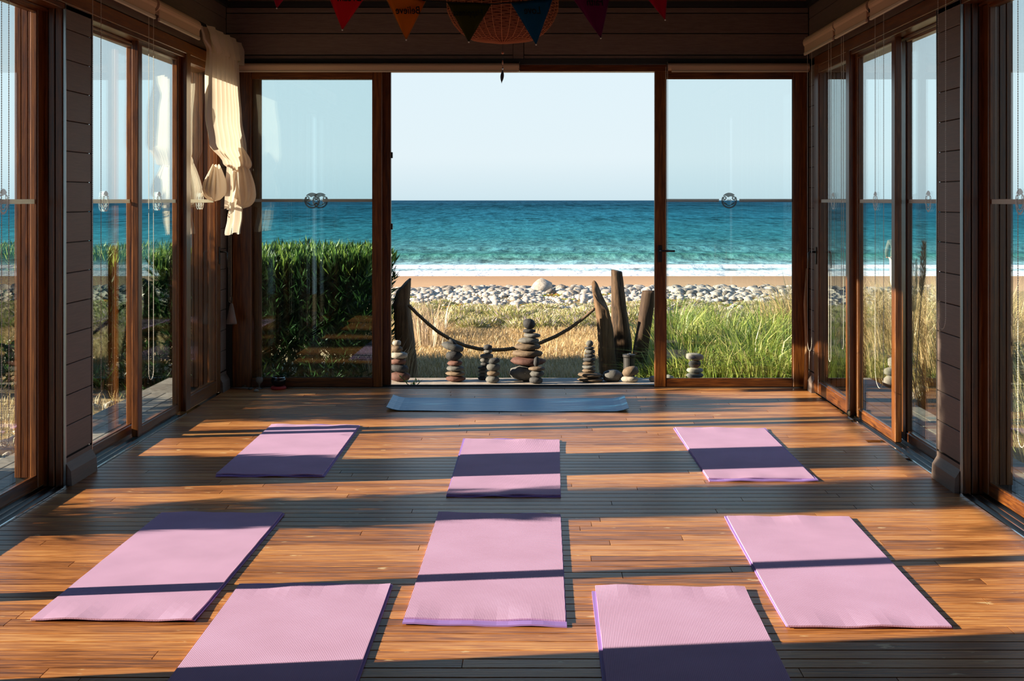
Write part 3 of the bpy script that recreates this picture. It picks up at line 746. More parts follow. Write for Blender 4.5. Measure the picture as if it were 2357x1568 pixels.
pn = empty('pendant_charm', (lp.x, YLm, lp.z-.2), 'small dark leaf charm on a beaded thread under the lamp', 'ornament')
zt = at(1157, 100, YLm).z; zb1 = at(1157, 192, YLm).z
MB().tube([(lp.x, YLm, zt), (lp.x, YLm, zt-62*k)], .0012, 5).build('thread', M['black_metal'], pn)
M['copper'] = mat('copper_bead', (.5, .2, .12), .3, metal=.8)
def ball(name, c, r, m_, par, sc=(1, 1, 1), n=12, **kw):
    V = []; nn = n
    for j in range(nn//2+1):
        b_ = math.pi*j/(nn//2)
        for i in range(nn): V.append((c[0]+r*sc[0]*math.sin(b_)*math.cos(2*math.pi*i/nn), c[1]+r*sc[1]*math.sin(b_)*math.sin(2*math.pi*i/nn), c[2]+r*sc[2]*math.cos(b_)))
    Fs = [(j*nn+i, j*nn+(i+1) % nn, (j+1)*nn+(i+1) % nn, (j+1)*nn+i) for j in range(nn//2) for i in range(nn)]
    return MB().add(V, Fs).build(name, m_, par, smooth=True, **kw)
ball('bead', (lp.x, YLm, zt-22*k), .0075, M['copper'], pn)
ball('bead', (lp.x, YLm, zt-44*k), .005, M['copper'], pn, (.8, .8, 2.6))
ball('bead', (lp.x, YLm, zt-58*k), .004, M['chrome'], pn, (1, 1, 2))
V = []
for j in range(9):
    t = j/8; w = .009*math.sin(math.pi*min(1, t*1.05+.03))**.8+.0005
    cx = lp.x-.006*t; z_ = zt-62*k-(30*k)*t
    V += [(cx-w, YLm, z_), (cx, YLm-.004, z_), (cx+w, YLm, z_), (cx, YLm+.004, z_)]
MB().add(V, [(j*4+i, j*4+(i+1) % 4, j*4+4+(i+1) % 4, j*4+4+i) for j in range(8) for i in range(4)]).build('leaf_charm', M['stone_dark'], pn, smooth=True)

# ------------------------------------------------------------------ bunting
YF = 6.5; kf = YF/F
def flag_cloth(name, col):
    m = fabric(name, col, .45); return m
flags = [ # top-left, top-right, tip (px), colour, word, label
 ((612,-62),(690,-50),(637,19),(.50,.012,.05),'', 'crimson pennant at the far left end of the bunting'),
 ((742,-45),(858,-32),(788,69),(.72,.02,.03),'Dream', 'bright red pennant lettered Dream, left part of the bunting'),
 ((878,-26),(980,2),(935,92),(.70,.22,.02),'Believe', 'orange pennant lettered Believe'),
 ((1029,5),(1131,9),(1079,97),(.075,.07,.012),'Happiness', 'dark olive pennant lettered Happiness, left over the lamp'),
 ((1176,6),(1272,-3),(1234,103),(.015,.12,.24),'Love', 'blue pennant lettered Love, right over the lamp'),
 ((1300,-30),(1410,-38),(1383,88),(.20,.015,.09),'Faith', 'dark purple pennant lettered Faith'),
 ((1452,-50),(1540,-60),(1531,46),(.55,.012,.045),'', 'crimson pennant at the right end of the bunting'),
]
M['ink'] = mat('black_ink', (.01, .01, .01), .8, .1)
sp_ = []
for (a, c, t, col, word, label) in flags:
    A, C_, T_ = at(*a, YF), at(*c, YF), at(*t, YF); sp_ += [A, C_]
    fo = empty('pennant', (A+C_)/2, label, 'pennant', 'bunting pennants')
    n = 12; V = []
    for j in range(n+1):
        s_ = j/n; l_ = A.lerp(T_, s_); r_ = C_.lerp(T_, s_)
        for i in range(7):
            p = l_.lerp(r_, i/6); w = .006*math.sin(i*1.4+j*.5)*(1-s_)
            inw = .04*math.sin(s_*math.pi)*(l_-r_).length*(i/6-.5)*-2
            V.append((p.x+inw*.4, YF+w, p.z))
    Fs = [(j*7+i, j*7+i+1, j*7+8+i, j*7+7+i) for j in range(n) for i in range(6)]
    cl = MB().add(V, Fs).build('cloth', flag_cloth('pennant_cloth', col), fo, smooth=True)
    sd = cl.modifiers.new('thick', 'SOLIDIFY'); sd.thickness = .0012
    MB().tube([A, T_+(A-T_)*.02], .0012, 4).tube([C_, T_+(C_-T_)*.02], .0012, 4).build('stitched_edge', mat('pennant_edge', tuple(x*.5 for x in col), .8), fo)
    ball('tip_knot', (T_.x, YF, T_.z), .004, M['bead'], fo, n=8)
    if word:
        tx = bpy.data.curves.new('txt', 'FONT'); tx.body = word; tx.size = .05 if word != 'Happiness' else .042; tx.align_x = 'CENTER'; tx.extrude = .0003; tx.shear = .15; tx.offset = .0006
        to = bpy.data.objects.new('txt', tx); COL.objects.link(to)
        bpy.context.view_layer.update()
        me = bpy.data.meshes.new_from_object(to.evaluated_get(bpy.context.evaluated_depsgraph_get()))
        bpy.data.objects.remove(to); me.materials.clear(); me.materials.append(M['ink'])
        wo_ = link('lettering', me, (0, 0, 0), fo)
        ctr = (A+C_)/2; zc = ctr.z-.052 - (.03 if word in ('Believe',) else (.012 if word in ('Dream', 'Faith') else 0))
        if word == 'Dream': zc = at(0, 3, YF).z
        if word == 'Faith': zc = at(0, 13, YF).z
        if word == 'Love': zc = at(0, 32, YF).z
        if word == 'Happiness': zc = at(0, 36, YF).z
        if word == 'Believe': zc = at(0, 32, YF).z
        # printed on the far side: reads mirrored from here
        xx = {'Believe': at(940, 0, YF).x, 'Love': at(1226, 0, YF).x, 'Happiness': at(1078, 0, YF).x, 'Dream': at(805, 0, YF).x, 'Faith': at(1370, 0, YF).x}[word]
        wo_.rotation_euler = (math.pi/2, 0, 0); wo_.scale = (-.82, 1, 1)
        wo_.location = (xx-ctr.x, -.0075, zc-ctr.z)
cord = MB(); pts = [Vector((XL+.02, YF, at(0, -118, YF).z))]+[p+Vector((0, .002, .0)) for p in sp_]+[Vector((XR-.02, YF, at(0, -125, YF).z))]
cord.tube(pts, .003, 6); co = cord.build('bunting_cord', M['ink']); tag(co, 'black cord stretched across the room holding the pennants', 'cord')

# ------------------------------------------------------------------ small things in the far left corner
M['bowl'] = mat('hammered_bowl', (.03, .022, .02), .25, metal=.6)
M['red'] = mat('red_cushion_cloth', (.42, .03, .025), .7)
p = fl(641, 896); p.z = 0
MB().lathe([(0, 0), (.058, .0), (.066, .012), (.058, .024), (.03, .026), (0, .026)], p, 28).build('bowl_cushion', M['red'], smooth=True)
tag(bpy.context.scene.objects['bowl_cushion'], 'red ring cushion under the singing bowl', 'cushion')
pb = Vector((p.x, p.y, .026))
bo = MB().lathe([(0, 0), (.035, .001), (.055, .02), (.06, .05), (.052, .074), (.049, .074), (.056, .05), (.05, .022), (.03, .006), (0, .005)], pb, 28).build('singing_bowl', M['bowl'], smooth=True, origin=pb)
tag(bo, 'dark metal singing bowl on a red cushion by the left glass leaf', 'bowl')
lp2 = MB().lathe([(.051, .070), (.054, .076), (.049, .076)], pb, 28).build('rim', M['chrome'], bo, smooth=True)
pg_ = fl(597, 896); pg_.z = 0
M['clear'] = mat('smoked_glass', (.3, .27, .24), .1, Alpha=.55)
gb = MB().lathe([(0, 0), (.028, .0), (.026, .004), (.006, .01), (.005, .035), (.012, .045), (.027, .06), (.031, .08), (.024, .098), (.02, .1), (.02, .097), (.026, .08), (.02, .06), (0, .05)], pg_, 24).build('goblet', M['clear'], smooth=True, origin=pg_)
tag(gb, 'small stemmed glass goblet between the bowl and the corner', 'goblet')

def rock(name, loc, size, m_, seed, rot=(0, 0, 0), sub=2, rough=.10, pw=.8, angular=0):
    bm = bmesh.new(); bmesh.ops.create_icosphere(bm, subdivisions=sub, radius=1)
    for v in bm.verts:
        c = v.co.copy(); n = noise.noise(c*1.1+Vector((seed*3.7, seed, 1)))*rough*2.2+noise.noise(c*2.6+Vector((seed, 7, 1)))*rough*.8
        z = math.copysign(abs(c.z)**pw, c.z)
        if angular: n += -angular*max(0, noise.noise(Vector((seed, 2, 3))+c*.8))
        v.co = Vector((c.x, c.y, z))*(1+n)
        v.co = Vector((v.co.x*size[0]/2, v.co.y*size[1]/2, v.co.z*size[2]/2))
    me = bpy.data.meshes.new(name); bm.to_mesh(me); bm.free()
    me.polygons.foreach_set('use_smooth', [True]*len(me.polygons)); me.materials.append(m_)
    o = link(name, me, loc); o.rotation_euler = rot; return o
for u, v, w, h, m_, lb in ((563, 893, .05, .035, 'stone_brown', 'brown pebble beside the corner, leftmost of the floor pebbles'), (590, 902, .045, .022, 'stone_pale', 'white pebble lying nearest the goblet foot'), (576, 897, .04, .02, 'stone_grey', 'flat grey pebble between the white and brown pebbles'), (571, 885, .055, .05, 'stone_dark', 'dark faceted crystal lump standing behind the pebbles')):
    q = fl(u, v, 0); tag(rock('pebble' if 'crystal' not in lb else 'crystal', (q.x, q.y, h*.45), (w, w*.8, h), M[m_], u), lb, 'stone')

# hanging bag with rose salt on the chain cord
M['salt'] = mat('rose_salt', (.55, .25, .19), .5); M['bagmesh'] = mat('grey_gauze', (.35, .3, .28), .7, Alpha=.55)
bgp = at(533, 724, 11.33)
bag = empty('hanging_salt_bag', (bgp.x, bgp.y, bgp.z), 'little gauze bag of pink salt hanging in the left corner', 'bag')
rows = [(.004, .095), (.012, .085), (.02, .05), (.034, -.02), (.043, -.065), (.043, -.08), (0, -.082)]
V = [(bgp.x+r_*math.cos(a), bgp.y+.5*r_*math.sin(a), bgp.z+z) for r_, z in rows for a in np.linspace(0, 2*math.pi, 17)[:-1]]
MB().add(V, [(j*16+i, j*16+(i+1) % 16, j*16+16+(i+1) % 16, j*16+16+i) for j in range(6) for i in range(16)]).build('gauze', M['bagmesh'], bag, smooth=True)
ball('salt_lump', (bgp.x, bgp.y, bgp.z-.03), .026, M['salt'], bag, (1, .6, 1.5))
b = MB(); b.tube([(bgp.x-.005, bgp.y, bgp.z+.09), (bgp.x-.012, bgp.y, bgp.z+.14), (bgp.x, bgp.y, bgp.z+.16), (bgp.x+.008, bgp.y, bgp.z+.13), (bgp.x+.004, bgp.y, bgp.z+.09)], .003, 6)
b.tube([(bgp.x, bgp.y, bgp.z+.16), (bgp.x-.008, bgp.y, 2.6)], .0025, 6); b.build('cord', M['rope'], bag)
# pale stick leaning in the right corner
stk = MB().tube([(2.225, 11.40, 0.0), (2.245, 11.44, .35), (2.235, 11.46, .7), (2.255, 11.475, 1.0)], [.018, .017, .016, .014], 10).build('wooden_stick', wood('peeled_stick', [(.3, (.34, .17, .08)), (.7, (.5, .28, .14))], (8, 8, 1))[0], smooth=True)
tag(stk, 'pale wooden stick leaning in the far right corner', 'stick')
# folded cloth wedge on the right track
wq = fl(1969, 956, .03); wd = rock('door_wedge', (2.25, 9.93, .035), (.03, .07, .045), M['stone_brown'], 5, sub=2, pw=.7); tag(wd, 'small wedge on the right track at the hinged door', 'wedge')

# ------------------------------------------------------------------ stacked stone cairns on the deck edge
ZD = -.06
Z7 = 3.571
def zu(x): return 880+x/Z7
def cairn(desc, Y, stones, zbase=ZD):
    """stones bottom to top: (cx, cy, w, h in close-up px, colour, tilt deg)"""
    sc = Y/F/Z7
    tot_img = None; z = zbase; n = len(stones)
    top_img = H-((560+(stones[-1][1]-stones[-1][3]/2)/Z7)-CY)*Y/F
    hs = [s_[3]*sc for s_ in stones]
    fac = (top_img-zbase)/sum(hs)
    fac = min(1.25, max(.8, fac))
    ords = ['bottom', 'second from bottom', 'third from bottom', 'fourth from bottom', 'fifth from bottom', 'sixth from bottom', 'seventh from bottom', 'eighth from bottom', 'ninth from bottom', 'tenth from bottom']
    for i, (cx, cy, w, h, c, tl) in enumerate(stones):
        hh = h*sc*fac*1.07; x = (zu(cx)-CX)*Y/F
        pos = 'top' if i == n-1 else ords[i]
        shape = 'flat' if h < .5*w else 'rounded'
        if h > w*1.2: shape = 'upright'
        word = {'stone_grey': 'grey', 'stone_dark': 'dark', 'stone_pale': 'pale', 'stone_brown': 'brown', 'stone_red': 'reddish'}[c]
        o = rock('cairn_stone', (x, Y+R.uniform(-.008, .008), z+hh/2*.97), (w*sc, w*sc*R.uniform(.72, .9), hh), M[c], i*1.3+cx*.01, (0, math.radians(tl), R.uniform(-.3, .3)), rough=.07 if h < 100 else .10, pw=.72 if h < .6*w else .95)
        tag(o, f'{word} {shape} stone, {pos} of the {desc}', 'stone', 'stones of the '+desc)
        z += h*sc*fac
G, D, Pl, B_, Rd = 'stone_grey', 'stone_dark', 'stone_pale', 'stone_brown', 'stone_red'
cairn('leftmost cairn by the door frame', 12.38, [(145,1070,175,75,Rd,0),(140,1005,155,58,D,2),(130,957,135,45,Rd,-2),(140,910,150,52,Pl,0),(120,855,100,50,B_,4),(120,820,75,42,Pl,0)])
cairn('crooked cairn with a tilted dark top', 12.38, [(605,1108,165,50,Rd,0),(600,1068,170,42,B_,2),(600,1030,155,48,G,0),(598,982,125,48,Rd,-3),(588,918,140,85,D,0),(575,855,190,66,G,14),(578,812,75,28,D,32)])
cairn('slim dark cairn behind, left of centre', 12.50, [(824,1112,80,26,D,0),(822,1085,75,28,G,0),(828,1055,82,28,G,0),(828,1028,90,28,D,0),(842,1000,72,32,D,0),(842,966,78,34,G,0),(860,928,112,38,G,0),(867,893,75,30,G,0),(867,857,78,42,D,0)])
cairn('short four-stone cairn left of the big one', 12.30, [(905,1108,120,52,G,0),(912,1063,115,38,B_,0),(912,1018,120,60,G,0),(918,966,98,44,D,-8)])
cairn('big central cairn', 12.44, [(1170,1065,280,135,G,0),(1200,970,300,72,Rd,3),(1193,915,260,62,B_,0),(1198,858,225,58,B_,0),(1203,805,180,52,G,0),(1230,760,142,40,G,4),(1205,725,110,36,D,0),(1205,668,108,88,D,20)])
cairn('little cairn before the big one', 12.24, [(1262,1110,125,50,D,0),(1272,1062,120,50,G,0),(1268,1022,145,32,B_,0),(1268,972,50,75,D,6)])
cairn('tall slim cairn right of centre', 12.38, [(1715,1122,225,38,B_,0),(1704,1087,200,38,B_,0),(1700,1055,120,32,B_,0),(1698,1025,115,30,G,0),(1698,994,108,30,B_,0),(1702,962,108,35,D,0),(1705,930,90,30,D,0),(1708,898,85,38,G,0),(1703,862,85,24,D,0),(1703,827,62,52,G,0)])
cairn('two-stone pile at the right post', 12.34, [(2035,1113,150,50,Pl,0),(2040,1055,140,78,B_,-12)])
cairn('cairn behind the right glass leaf', 12.34, [(2575,1125,180,36,G,0),(2572,1092,150,42,G,0),(2570,1052,142,46,Pl,0),(2570,995,112,62,D,0),(2568,935,150,58,Pl,3)])
o = rock('boulder', ((zu(1890)-CX)*12.42/F, 12.40, ZD+.048), (.175, .15, .115), M[G], 4.4, rough=.16, pw=.95); tag(o, 'rough rounded grey rock at the foot of the driftwood posts', 'rock')
o = rock('boulder', ((zu(2218)-CX)*12.40/F, 12.38, ZD+.024), (.06, .06, .055), M[Pl], 8.4); tag(o, 'small pale stone against the right door stile', 'rock')
o = rock('boulder', ((zu(2350)-CX)*12.3/F, 12.35, ZD+.03), (.12, .1, .07), M[Pl], 3.4); tag(o, 'pale stone seen low through the right glass leaf', 'rock')

# ------------------------------------------------------------------ driftwood posts, rope, bollard lamp
YP = 14.0
def drift(px, wpx, label, seed, cut=None, Y=YP, mt='drift'):
    """px: centre line top->bottom in picture px (converted to metres at depth Y)"""
    k = Y/F; n = 18; V = []
    pts = [at(u, v, Y) for u, v in px]
    base = pts[-1].copy(); base.z = gz(base.x, Y)-.05
    pts[-1] = base
    # resample
    M_ = 34; cum = [0]
    for a, c in zip(pts, pts[1:]): cum.append(cum[-1]+(c-a).length)
    for j in range(M_+1):
        d = cum[-1]*j/M_; i = 0
        while i < len(pts)-2 and d > cum[i+1]: i += 1
        t = (d-cum[i])/(cum[i+1]-cum[i]); p = pts[i].lerp(pts[i+1], t); w = (wpx[i]*(1-t)+wpx[i+1]*t)*k/2
        for q in range(n):
            a = 2*math.pi*q/n
            rr_ = w*(1+.26*noise.noise(Vector((math.cos(a)*1.6+seed, math.sin(a)*1.6, j*.07)))+.16*noise.noise(Vector((math.cos(a)*5+seed, math.sin(a)*5, j*.05)))+.05*noise.noise(Vector((math.cos(a)*3, seed, j*.6))))
            x = p.x+rr_*math.cos(a); y = p.y+rr_*.85*math.sin(a); z = p.z
            if cut and j < 9:
                # slanted saw cut: surface falls toward cut direction
                s_ = (math.cos(a)*cut[0]+math.sin(a)*cut[1]); z -= (1-j/9)*(s_*.5+.5)*cut[2]
            V.append((x, y, z))
    Fs = [(j*n+q, j*n+(q+1) % n, (j+1)*n+(q+1) % n, (j+1)*n+q) for j in range(M_) for q in range(n)]+[tuple(range(n))]
    o = MB().add(V, Fs).build('driftwood_post', M[mt], origin=base, smooth=True); tag(o, label, 'post')
    return o
drift([(930,641),(924,700),(932,790),(938,890)], [30,40,42,46], 'split driftwood post left of the doorway holding the rope', 2, (-1, -.3, .13))
drift([(1374,646),(1384,700),(1394,760),(1404,900)], [22,32,36,40], 'leaning driftwood post with a slanted sawn face, left of the trio', 5, (.6, -.8, .22))
drift([(1420,618),(1424,700),(1434,790),(1432,900)], [26,38,42,44], 'tallest driftwood post, sunlit at the top, middle of the trio', 9, (.5, -.2, .05), Y=14.25)
drift([(1495,668),(1486,730),(1474,820),(1466,900)], [30,34,34,32], 'driftwood post leaning right against the door stile, shade in its colour', 13, (0, 0, .01), mt='drift_shaded')
MB()
rp_px = [(941,703),(960,722),(985,745),(1010,765),(1040,783),(1070,796),(1100,803),(1130,806),(1160,805),(1200,800),(1240,791),(1280,774),(1310,757),(1340,735),(1368,711)]
pts = [at(u, v, 13.9) for u, v in rp_px]
b = MB(); n = 8; M_ = 220
cum = [0]
for a, c in zip(pts, pts[1:]): cum.append(cum[-1]+(c-a).length)
def along(d):
    i = 0
    while i < len(pts)-2 and d > cum[i+1]: i += 1
    return pts[i].lerp(pts[i+1], (d-cum[i])/(cum[i+1]-cum[i]))
for st_ in range(3):
    path = []
    for j in range(M_+1):
        p = along(cum[-1]*j/M_); a = j*.9+st_*2*math.pi/3
        path.append(p+Vector((0, math.cos(a)*.008, math.sin(a)*.008)))
    b.tube(path, .0125, 6, cap=True)
o = b.build('rope', M['rope'], smooth=True, origin=pts[0]); tag(o, 'thick twisted rope sagging between the driftwood posts', 'rope')
bl = at(1448, 880, 13.2); bz = gz(bl.x, 13.2)
lampo = empty('garden_lamp', (bl.x, 13.2, bz), 'dark round garden lamp half hidden between the posts', 'lamp')
MB().lathe([(0, 0), (.055, 0), (.055, .38), (.062, .39), (.062, .41), (0, .412)], (bl.x, 13.2, bz), 20).build('body', M['post_lamp'], lampo, smooth=False)
MB().lathe([(0, .412), (.018, .413), (.018, .420), (0, .421)], (bl.x, 13.2, bz), 14).build('cap', M['chrome'], lampo)

# ------------------------------------------------------------------ vegetation
def blades(base, h, w, ang, lean, seed=None, rnd=None, droop=.0):
    """base (n,3); returns V, quads, tris, rnd for 5-vertex curved blades"""
    n = len(base); dirv = np.stack([np.cos(ang), np.sin(ang), np.zeros(n)], 1)
    side = np.stack([-np.sin(ang+NR.uniform(-1, 1, n)), np.cos(ang), np.zeros(n)], 1); side /= np.linalg.norm(side, axis=1, keepdims=True)
    up = np.array([0, 0, 1.0])
    mid = base + dirv*(lean*h*.35)[:, None] + up*(h*.6)[:, None]
    tip = base + dirv*(lean*h)[:, None] + up*(h*(1-.35*lean-droop))[:, None]
    w_ = w[:, None]
    V = np.stack([base-side*w_, base+side*w_, mid+side*w_*.75, mid-side*w_*.75, tip], 1).reshape(-1, 3)
    i = np.arange(n)*5
    q = np.stack([i, i+1, i+2, i+3], 1); t = np.stack([i+3, i+2, i+4], 1)
    r = NR.random(n) if rnd is None else rnd
    return V, q, t, np.repeat(r, 5)
def leaves(c, d, ln, w, rnd):
    """lanceolate leaves: centre base c, direction d (unit)"""
    n = len(c); a = NR.normal(size=(n, 3)); s = np.cross(d, a); s /= np.linalg.norm(s, axis=1, keepdims=True)
    nrm = np.cross(d, s)
    V = np.stack([c, c+d*(ln*.45)[:, None]+s*w[:, None]-nrm*(w*.3)[:, None], c+d*ln[:, None], c+d*(ln*.45)[:, None]-s*w[:, None]-nrm*(w*.3)[:, None]], 1).reshape(-1, 3)
    i = np.arange(n)*4
    return V, np.stack([i, i+1, i+2, i+3], 1), np.repeat(rnd, 4)

def hedge(name, x0, x1, y0, y1, zb, zt, nw, label, topv=.1, seed=1, lnr=(.10, .17), wr=.010):
    root = empty(name, ((x0+x1)/2, (y0+y1)/2, zb), label, 'hedge')
    off = np.array(wloc(root))
    # whorls of leaves on upright shoots
    n = nw
    x = NR.uniform(x0, x1, n); y = NR.uniform(y0, y1, n)
    # bias toward outer skin
    skin = NR.random(n) < .35
    y = np.where(skin & (NR.random(n) < .5), y0+np.abs(NR.normal(0, .12, n)), y)
    topz = np.array([zt+topv*noise.noise(Vector((a*1.3+seed, b_*1.3, 0))) for a, b_ in zip(x, y)])
    t = NR.random(n)**.8
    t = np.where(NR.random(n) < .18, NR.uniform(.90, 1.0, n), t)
    z = zb + (topz-zb)*t
    # thinner near the ground
    keep = NR.random(n) < np.clip(.10+1.35*t, 0, 1); x, y, z, t = x[keep], y[keep], z[keep], t[keep]
    k = 6; C_ = np.repeat(np.stack([x, y, z], 1), k, 0); m_ = len(C_)
    tt = np.repeat(t, k)
    a = NR.uniform(0, 2*math.pi, m_); spread = NR.uniform(.35, 1.3, m_)*np.where(tt > .9, .45, 1)
    d = np.stack([np.cos(a)*spread, np.sin(a)*spread, NR.uniform(.3, 1.2, m_)*np.where(tt > .9, 1.3, 1)], 1); d /= np.linalg.norm(d, axis=1, keepdims=True)
    ln = NR.uniform(*lnr, m_); V, q, r = leaves(C_+NR.normal(0, .015, (m_, 3)), d, ln, np.full(m_, wr), np.clip(NR.random(m_)*.7+np.where(tt > .88, .3, 0), 0, 1))  # leaves near the top toned brighter, sunlight put into their colour
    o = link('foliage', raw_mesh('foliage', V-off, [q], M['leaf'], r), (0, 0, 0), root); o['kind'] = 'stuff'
    b = MB()
    ns = int((x1-x0)*(y1-y0)*9)+4
    for i in range(ns):
        sx_, sy_ = R.uniform(x0+.1, x1-.1), R.uniform(y0+.1, y1-.1)
        b.tube([(sx_, sy_, zb-.05), (sx_+R.uniform(-.1, .1), sy_+R.uniform(-.1, .1), zb+(zt-zb)*.5), (sx_+R.uniform(-.2, .2), sy_+R.uniform(-.2, .2), zb+(zt-zb)*.9)], [.013, .009, .004], 5, cap=False)
    s_ = b.build('stem', M['rope'], root); s_['kind'] = 'stuff'
    return root
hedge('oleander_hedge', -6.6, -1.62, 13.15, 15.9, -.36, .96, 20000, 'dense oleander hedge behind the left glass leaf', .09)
hedge('oleander_shrub', -7.0, -4.6, 9.38, 10.8, -.42, 1.9, 2600, 'tall oleander shrub beyond the left deck, shading the far corner', .15, 3)
hedge('oleander_shrub', -5.6, -4.4, 7.45, 8.0, -.42, 1.02, 1100, 'small oleander shrub beyond the left deck by the pier', .10, 5)
hedge('tall_shade_oleander', -6.0, -4.6, 6.10, 6.62, -.42, 3.5, 5200, 'tall narrow oleander added unseen beyond the left deck to shade the near windows', .15, 7)  # unseen shrub, made tall and narrow to cast the dark band across the floor

def clump_mesh(name, n, rad, hr, wr, leanr, mat_, rnd_lo=0, rnd_hi=1):
    a0 = NR.uniform(0, 2*math.pi, n); r0 = rad*np.sqrt(NR.random(n))
    base = np.stack([r0*np.cos(a0), r0*np.sin(a0), np.full(n, -.03)], 1)
    V, q, t, r = blades(base, NR.uniform(*hr, n), NR.uniform(*wr, n), a0+NR.normal(0, .5, n), NR.uniform(*leanr, n), rnd=NR.uniform(rnd_lo, rnd_hi, n), droop=.05)
    return raw_mesh(name, V, [q, t], mat_, r)
def stand(name, clumps, n, rad, hr, wr, leanr, mat_, label, lo=0, hi=1):
    """tall grass growing in tufts so thick that nobody could count them: one mesh"""
    Vs, qs, ts, rs = [], [], [], []; off = 0
    for (x, y, sc) in clumps:
        a0 = NR.uniform(0, 2*math.pi, n); r0 = rad*np.sqrt(NR.random(n))
        base = np.stack([x+r0*np.cos(a0), y+r0*np.sin(a0), np.full(n, gz(x, y)-.03)], 1)
        tone = NR.uniform(-.18, .18)
        V, q, t, r = blades(base, NR.uniform(*hr, n)*sc, NR.uniform(*wr, n), a0+NR.normal(0, .6, n), NR.uniform(*leanr, n), rnd=np.clip(NR.uniform(lo, hi, n)+tone, 0, 1), droop=.05)
        Vs.append(V); qs.append(q+off); ts.append(t+off); rs.append(r); off += len(V)
    o = link(name, raw_mesh(name, np.concatenate(Vs), [np.concatenate(qs), np.concatenate(ts)], mat_, np.concatenate(rs))); tag(o, label, 'grass', kind='stuff'); return o
cl = []
for i in range(64):
    yy = R.uniform(12.95, 17.5); u = R.uniform(1530, 1850) if i > 6 else R.uniform(1495, 1535)
    cl.append(((u-CX)*yy/F, yy, R.uniform(.5, .92)*(1 if i > 6 else .6)))
stand('tall_green_grass', cl, 190, .24, (.45, 1.1), (.004, .009), (.2, 1.0), M['grass_green'], 'tall green and yellow grass behind the right glass leaf', 0, .95)
cl = []
for i in range(120):
    yy = R.uniform(8.6, 19.0); x = R.uniform(3.45, 4.1) if i % 3 == 0 else R.uniform(3.5, 6.2)
    if i > 85: x = R.uniform(3.2, 5.5); yy = R.uniform(13.4, 19)
    cl.append((x, yy, R.uniform(.75, 1.15)))
stand('tall_dry_grass', cl, 190, .26, (.5, 1.2), (.003, .007), (.1, .9), M['grass_dry'], 'tall straw coloured grass beyond the right deck, seen through the right windows')
stand('tall_green_grass', [(x+.1, y-.1, s_*.6) for x, y, s_ in cl[::3]], 120, .26, (.5, 1.2), (.003, .007), (.1, .9), M['grass_green'], 'green blades mixed low into the dry grass beyond the right deck')
cl = [((R.uniform(885, 905)-CX)*yy/F, yy, .62) for yy in (13.7, 14.0, 14.4, 14.9)]+[((R.uniform(950, 1000)-CX)*yy/F, yy, .60) for yy in (17.8, 18.3, 19.0, 19.4)]
stand('feathery_grass', cl, 60, .2, (.6, 1.1), (.004, .010), (.1, .5), M['plume'], 'pale feathery grass around the left driftwood post')
cl = [(R.uniform(-1.25, 1.3), 12.75+1.6*R.random()**1.5, R.uniform(.5, 1)) for _ in range(110)]
stand('shaded_undergrowth', cl, 60, .16, (.08, .26), (.002, .004), (.2, .9), M['grass_green'], 'short dark green grass behind the stacked stones', 0, .5)
# pampas stalks with plumes
for (u, vt, yy, lean, lb) in ((2127, 563, 10.9, .05, 'tall cream pampas plume, highest one through the right windows'), (2106, 605, 11.3, .02, 'shorter brown pampas plume left of the tallest one')):
    x = (u-CX)*yy/F; zt = H-(vt-CY)*yy/F; g0 = gz(x, yy)
    o = empty('pampas_plume', (x, yy, g0), lb, 'plant')
    MB().tube([(x-lean*2, yy, g0-.03), (x-lean, yy, (g0+zt)/2), (x, yy, zt-.1)], [.005, .004, .003], 6).build('stalk', M['plume'], o)
    n = 500; t = NR.random(n); zc = zt-.42*t; wd_ = .028*np.sin(np.pi*np.clip(t, .05, .95))
    a = NR.uniform(0, 2*math.pi, n); d = np.stack([np.cos(a)*.45, np.sin(a)*.45, np.ones(n)], 1); d /= np.linalg.norm(d, axis=1, keepdims=True)
    c_ = np.stack([x-lean*t*.4+wd_*.3*np.cos(a), yy+wd_*.3*np.sin(a), zc], 1)-np.array(wloc(o))
    V, q, r = leaves(c_, d, np.full(n, .055), np.full(n, .002), NR.random(n))
    link('plume', raw_mesh('plume', V, [q], M['plume'], r), (0, 0, 0), o)

# dry lawn between deck and scrub
n = 150000
yy = 12.62+8.6*NR.random(n)**1.25; xx = NR.uniform(-2.2, 5.5, n)*1.0
m_ = (xx < yy*.34); xx, yy = xx[m_], yy[m_]; n = len(xx)
pat = np.array([noise.noise(Vector((a*.9, b_*.9, 0))) for a, b_ in zip(xx, yy)])
z = np.array([gz(a, b_) for a, b_ in zip(xx, yy)])-.01
V, q, t, r = blades(np.stack([xx, yy, z], 1), NR.uniform(.04, .13, n)*(1+.5*pat), NR.uniform(.002, .0042, n), NR.uniform(0, 6.28, n), NR.uniform(.2, .9, n), rnd=np.clip(NR.random(n)*.75+pat*.3, 0, 1))
o = link('lawn_grass', raw_mesh('lawn_grass', V, [q, t], M['lawn'], r)); tag(o, 'short straw coloured dry grass between the deck and the scrub', 'grass', kind='stuff')
# left of the deck: sparse grass
n = 16000
xx = NR.uniform(-9, -3.4, n); yy = NR.uniform(5, 13.1, n); z = np.array([gz(a, b_) for a, b_ in zip(xx, yy)])
V, q, t, r = blades(np.stack([xx, yy, z], 1), NR.uniform(.05, .2, n), NR.uniform(.003, .005, n), NR.uniform(0, 6.28, n), NR.uniform(.2, .9, n))
o = link('verge_grass', raw_mesh('verge_grass', V, [q, t], M['grass_dry'], r)); tag(o, 'rough grass beside the left deck', 'grass', kind='stuff')

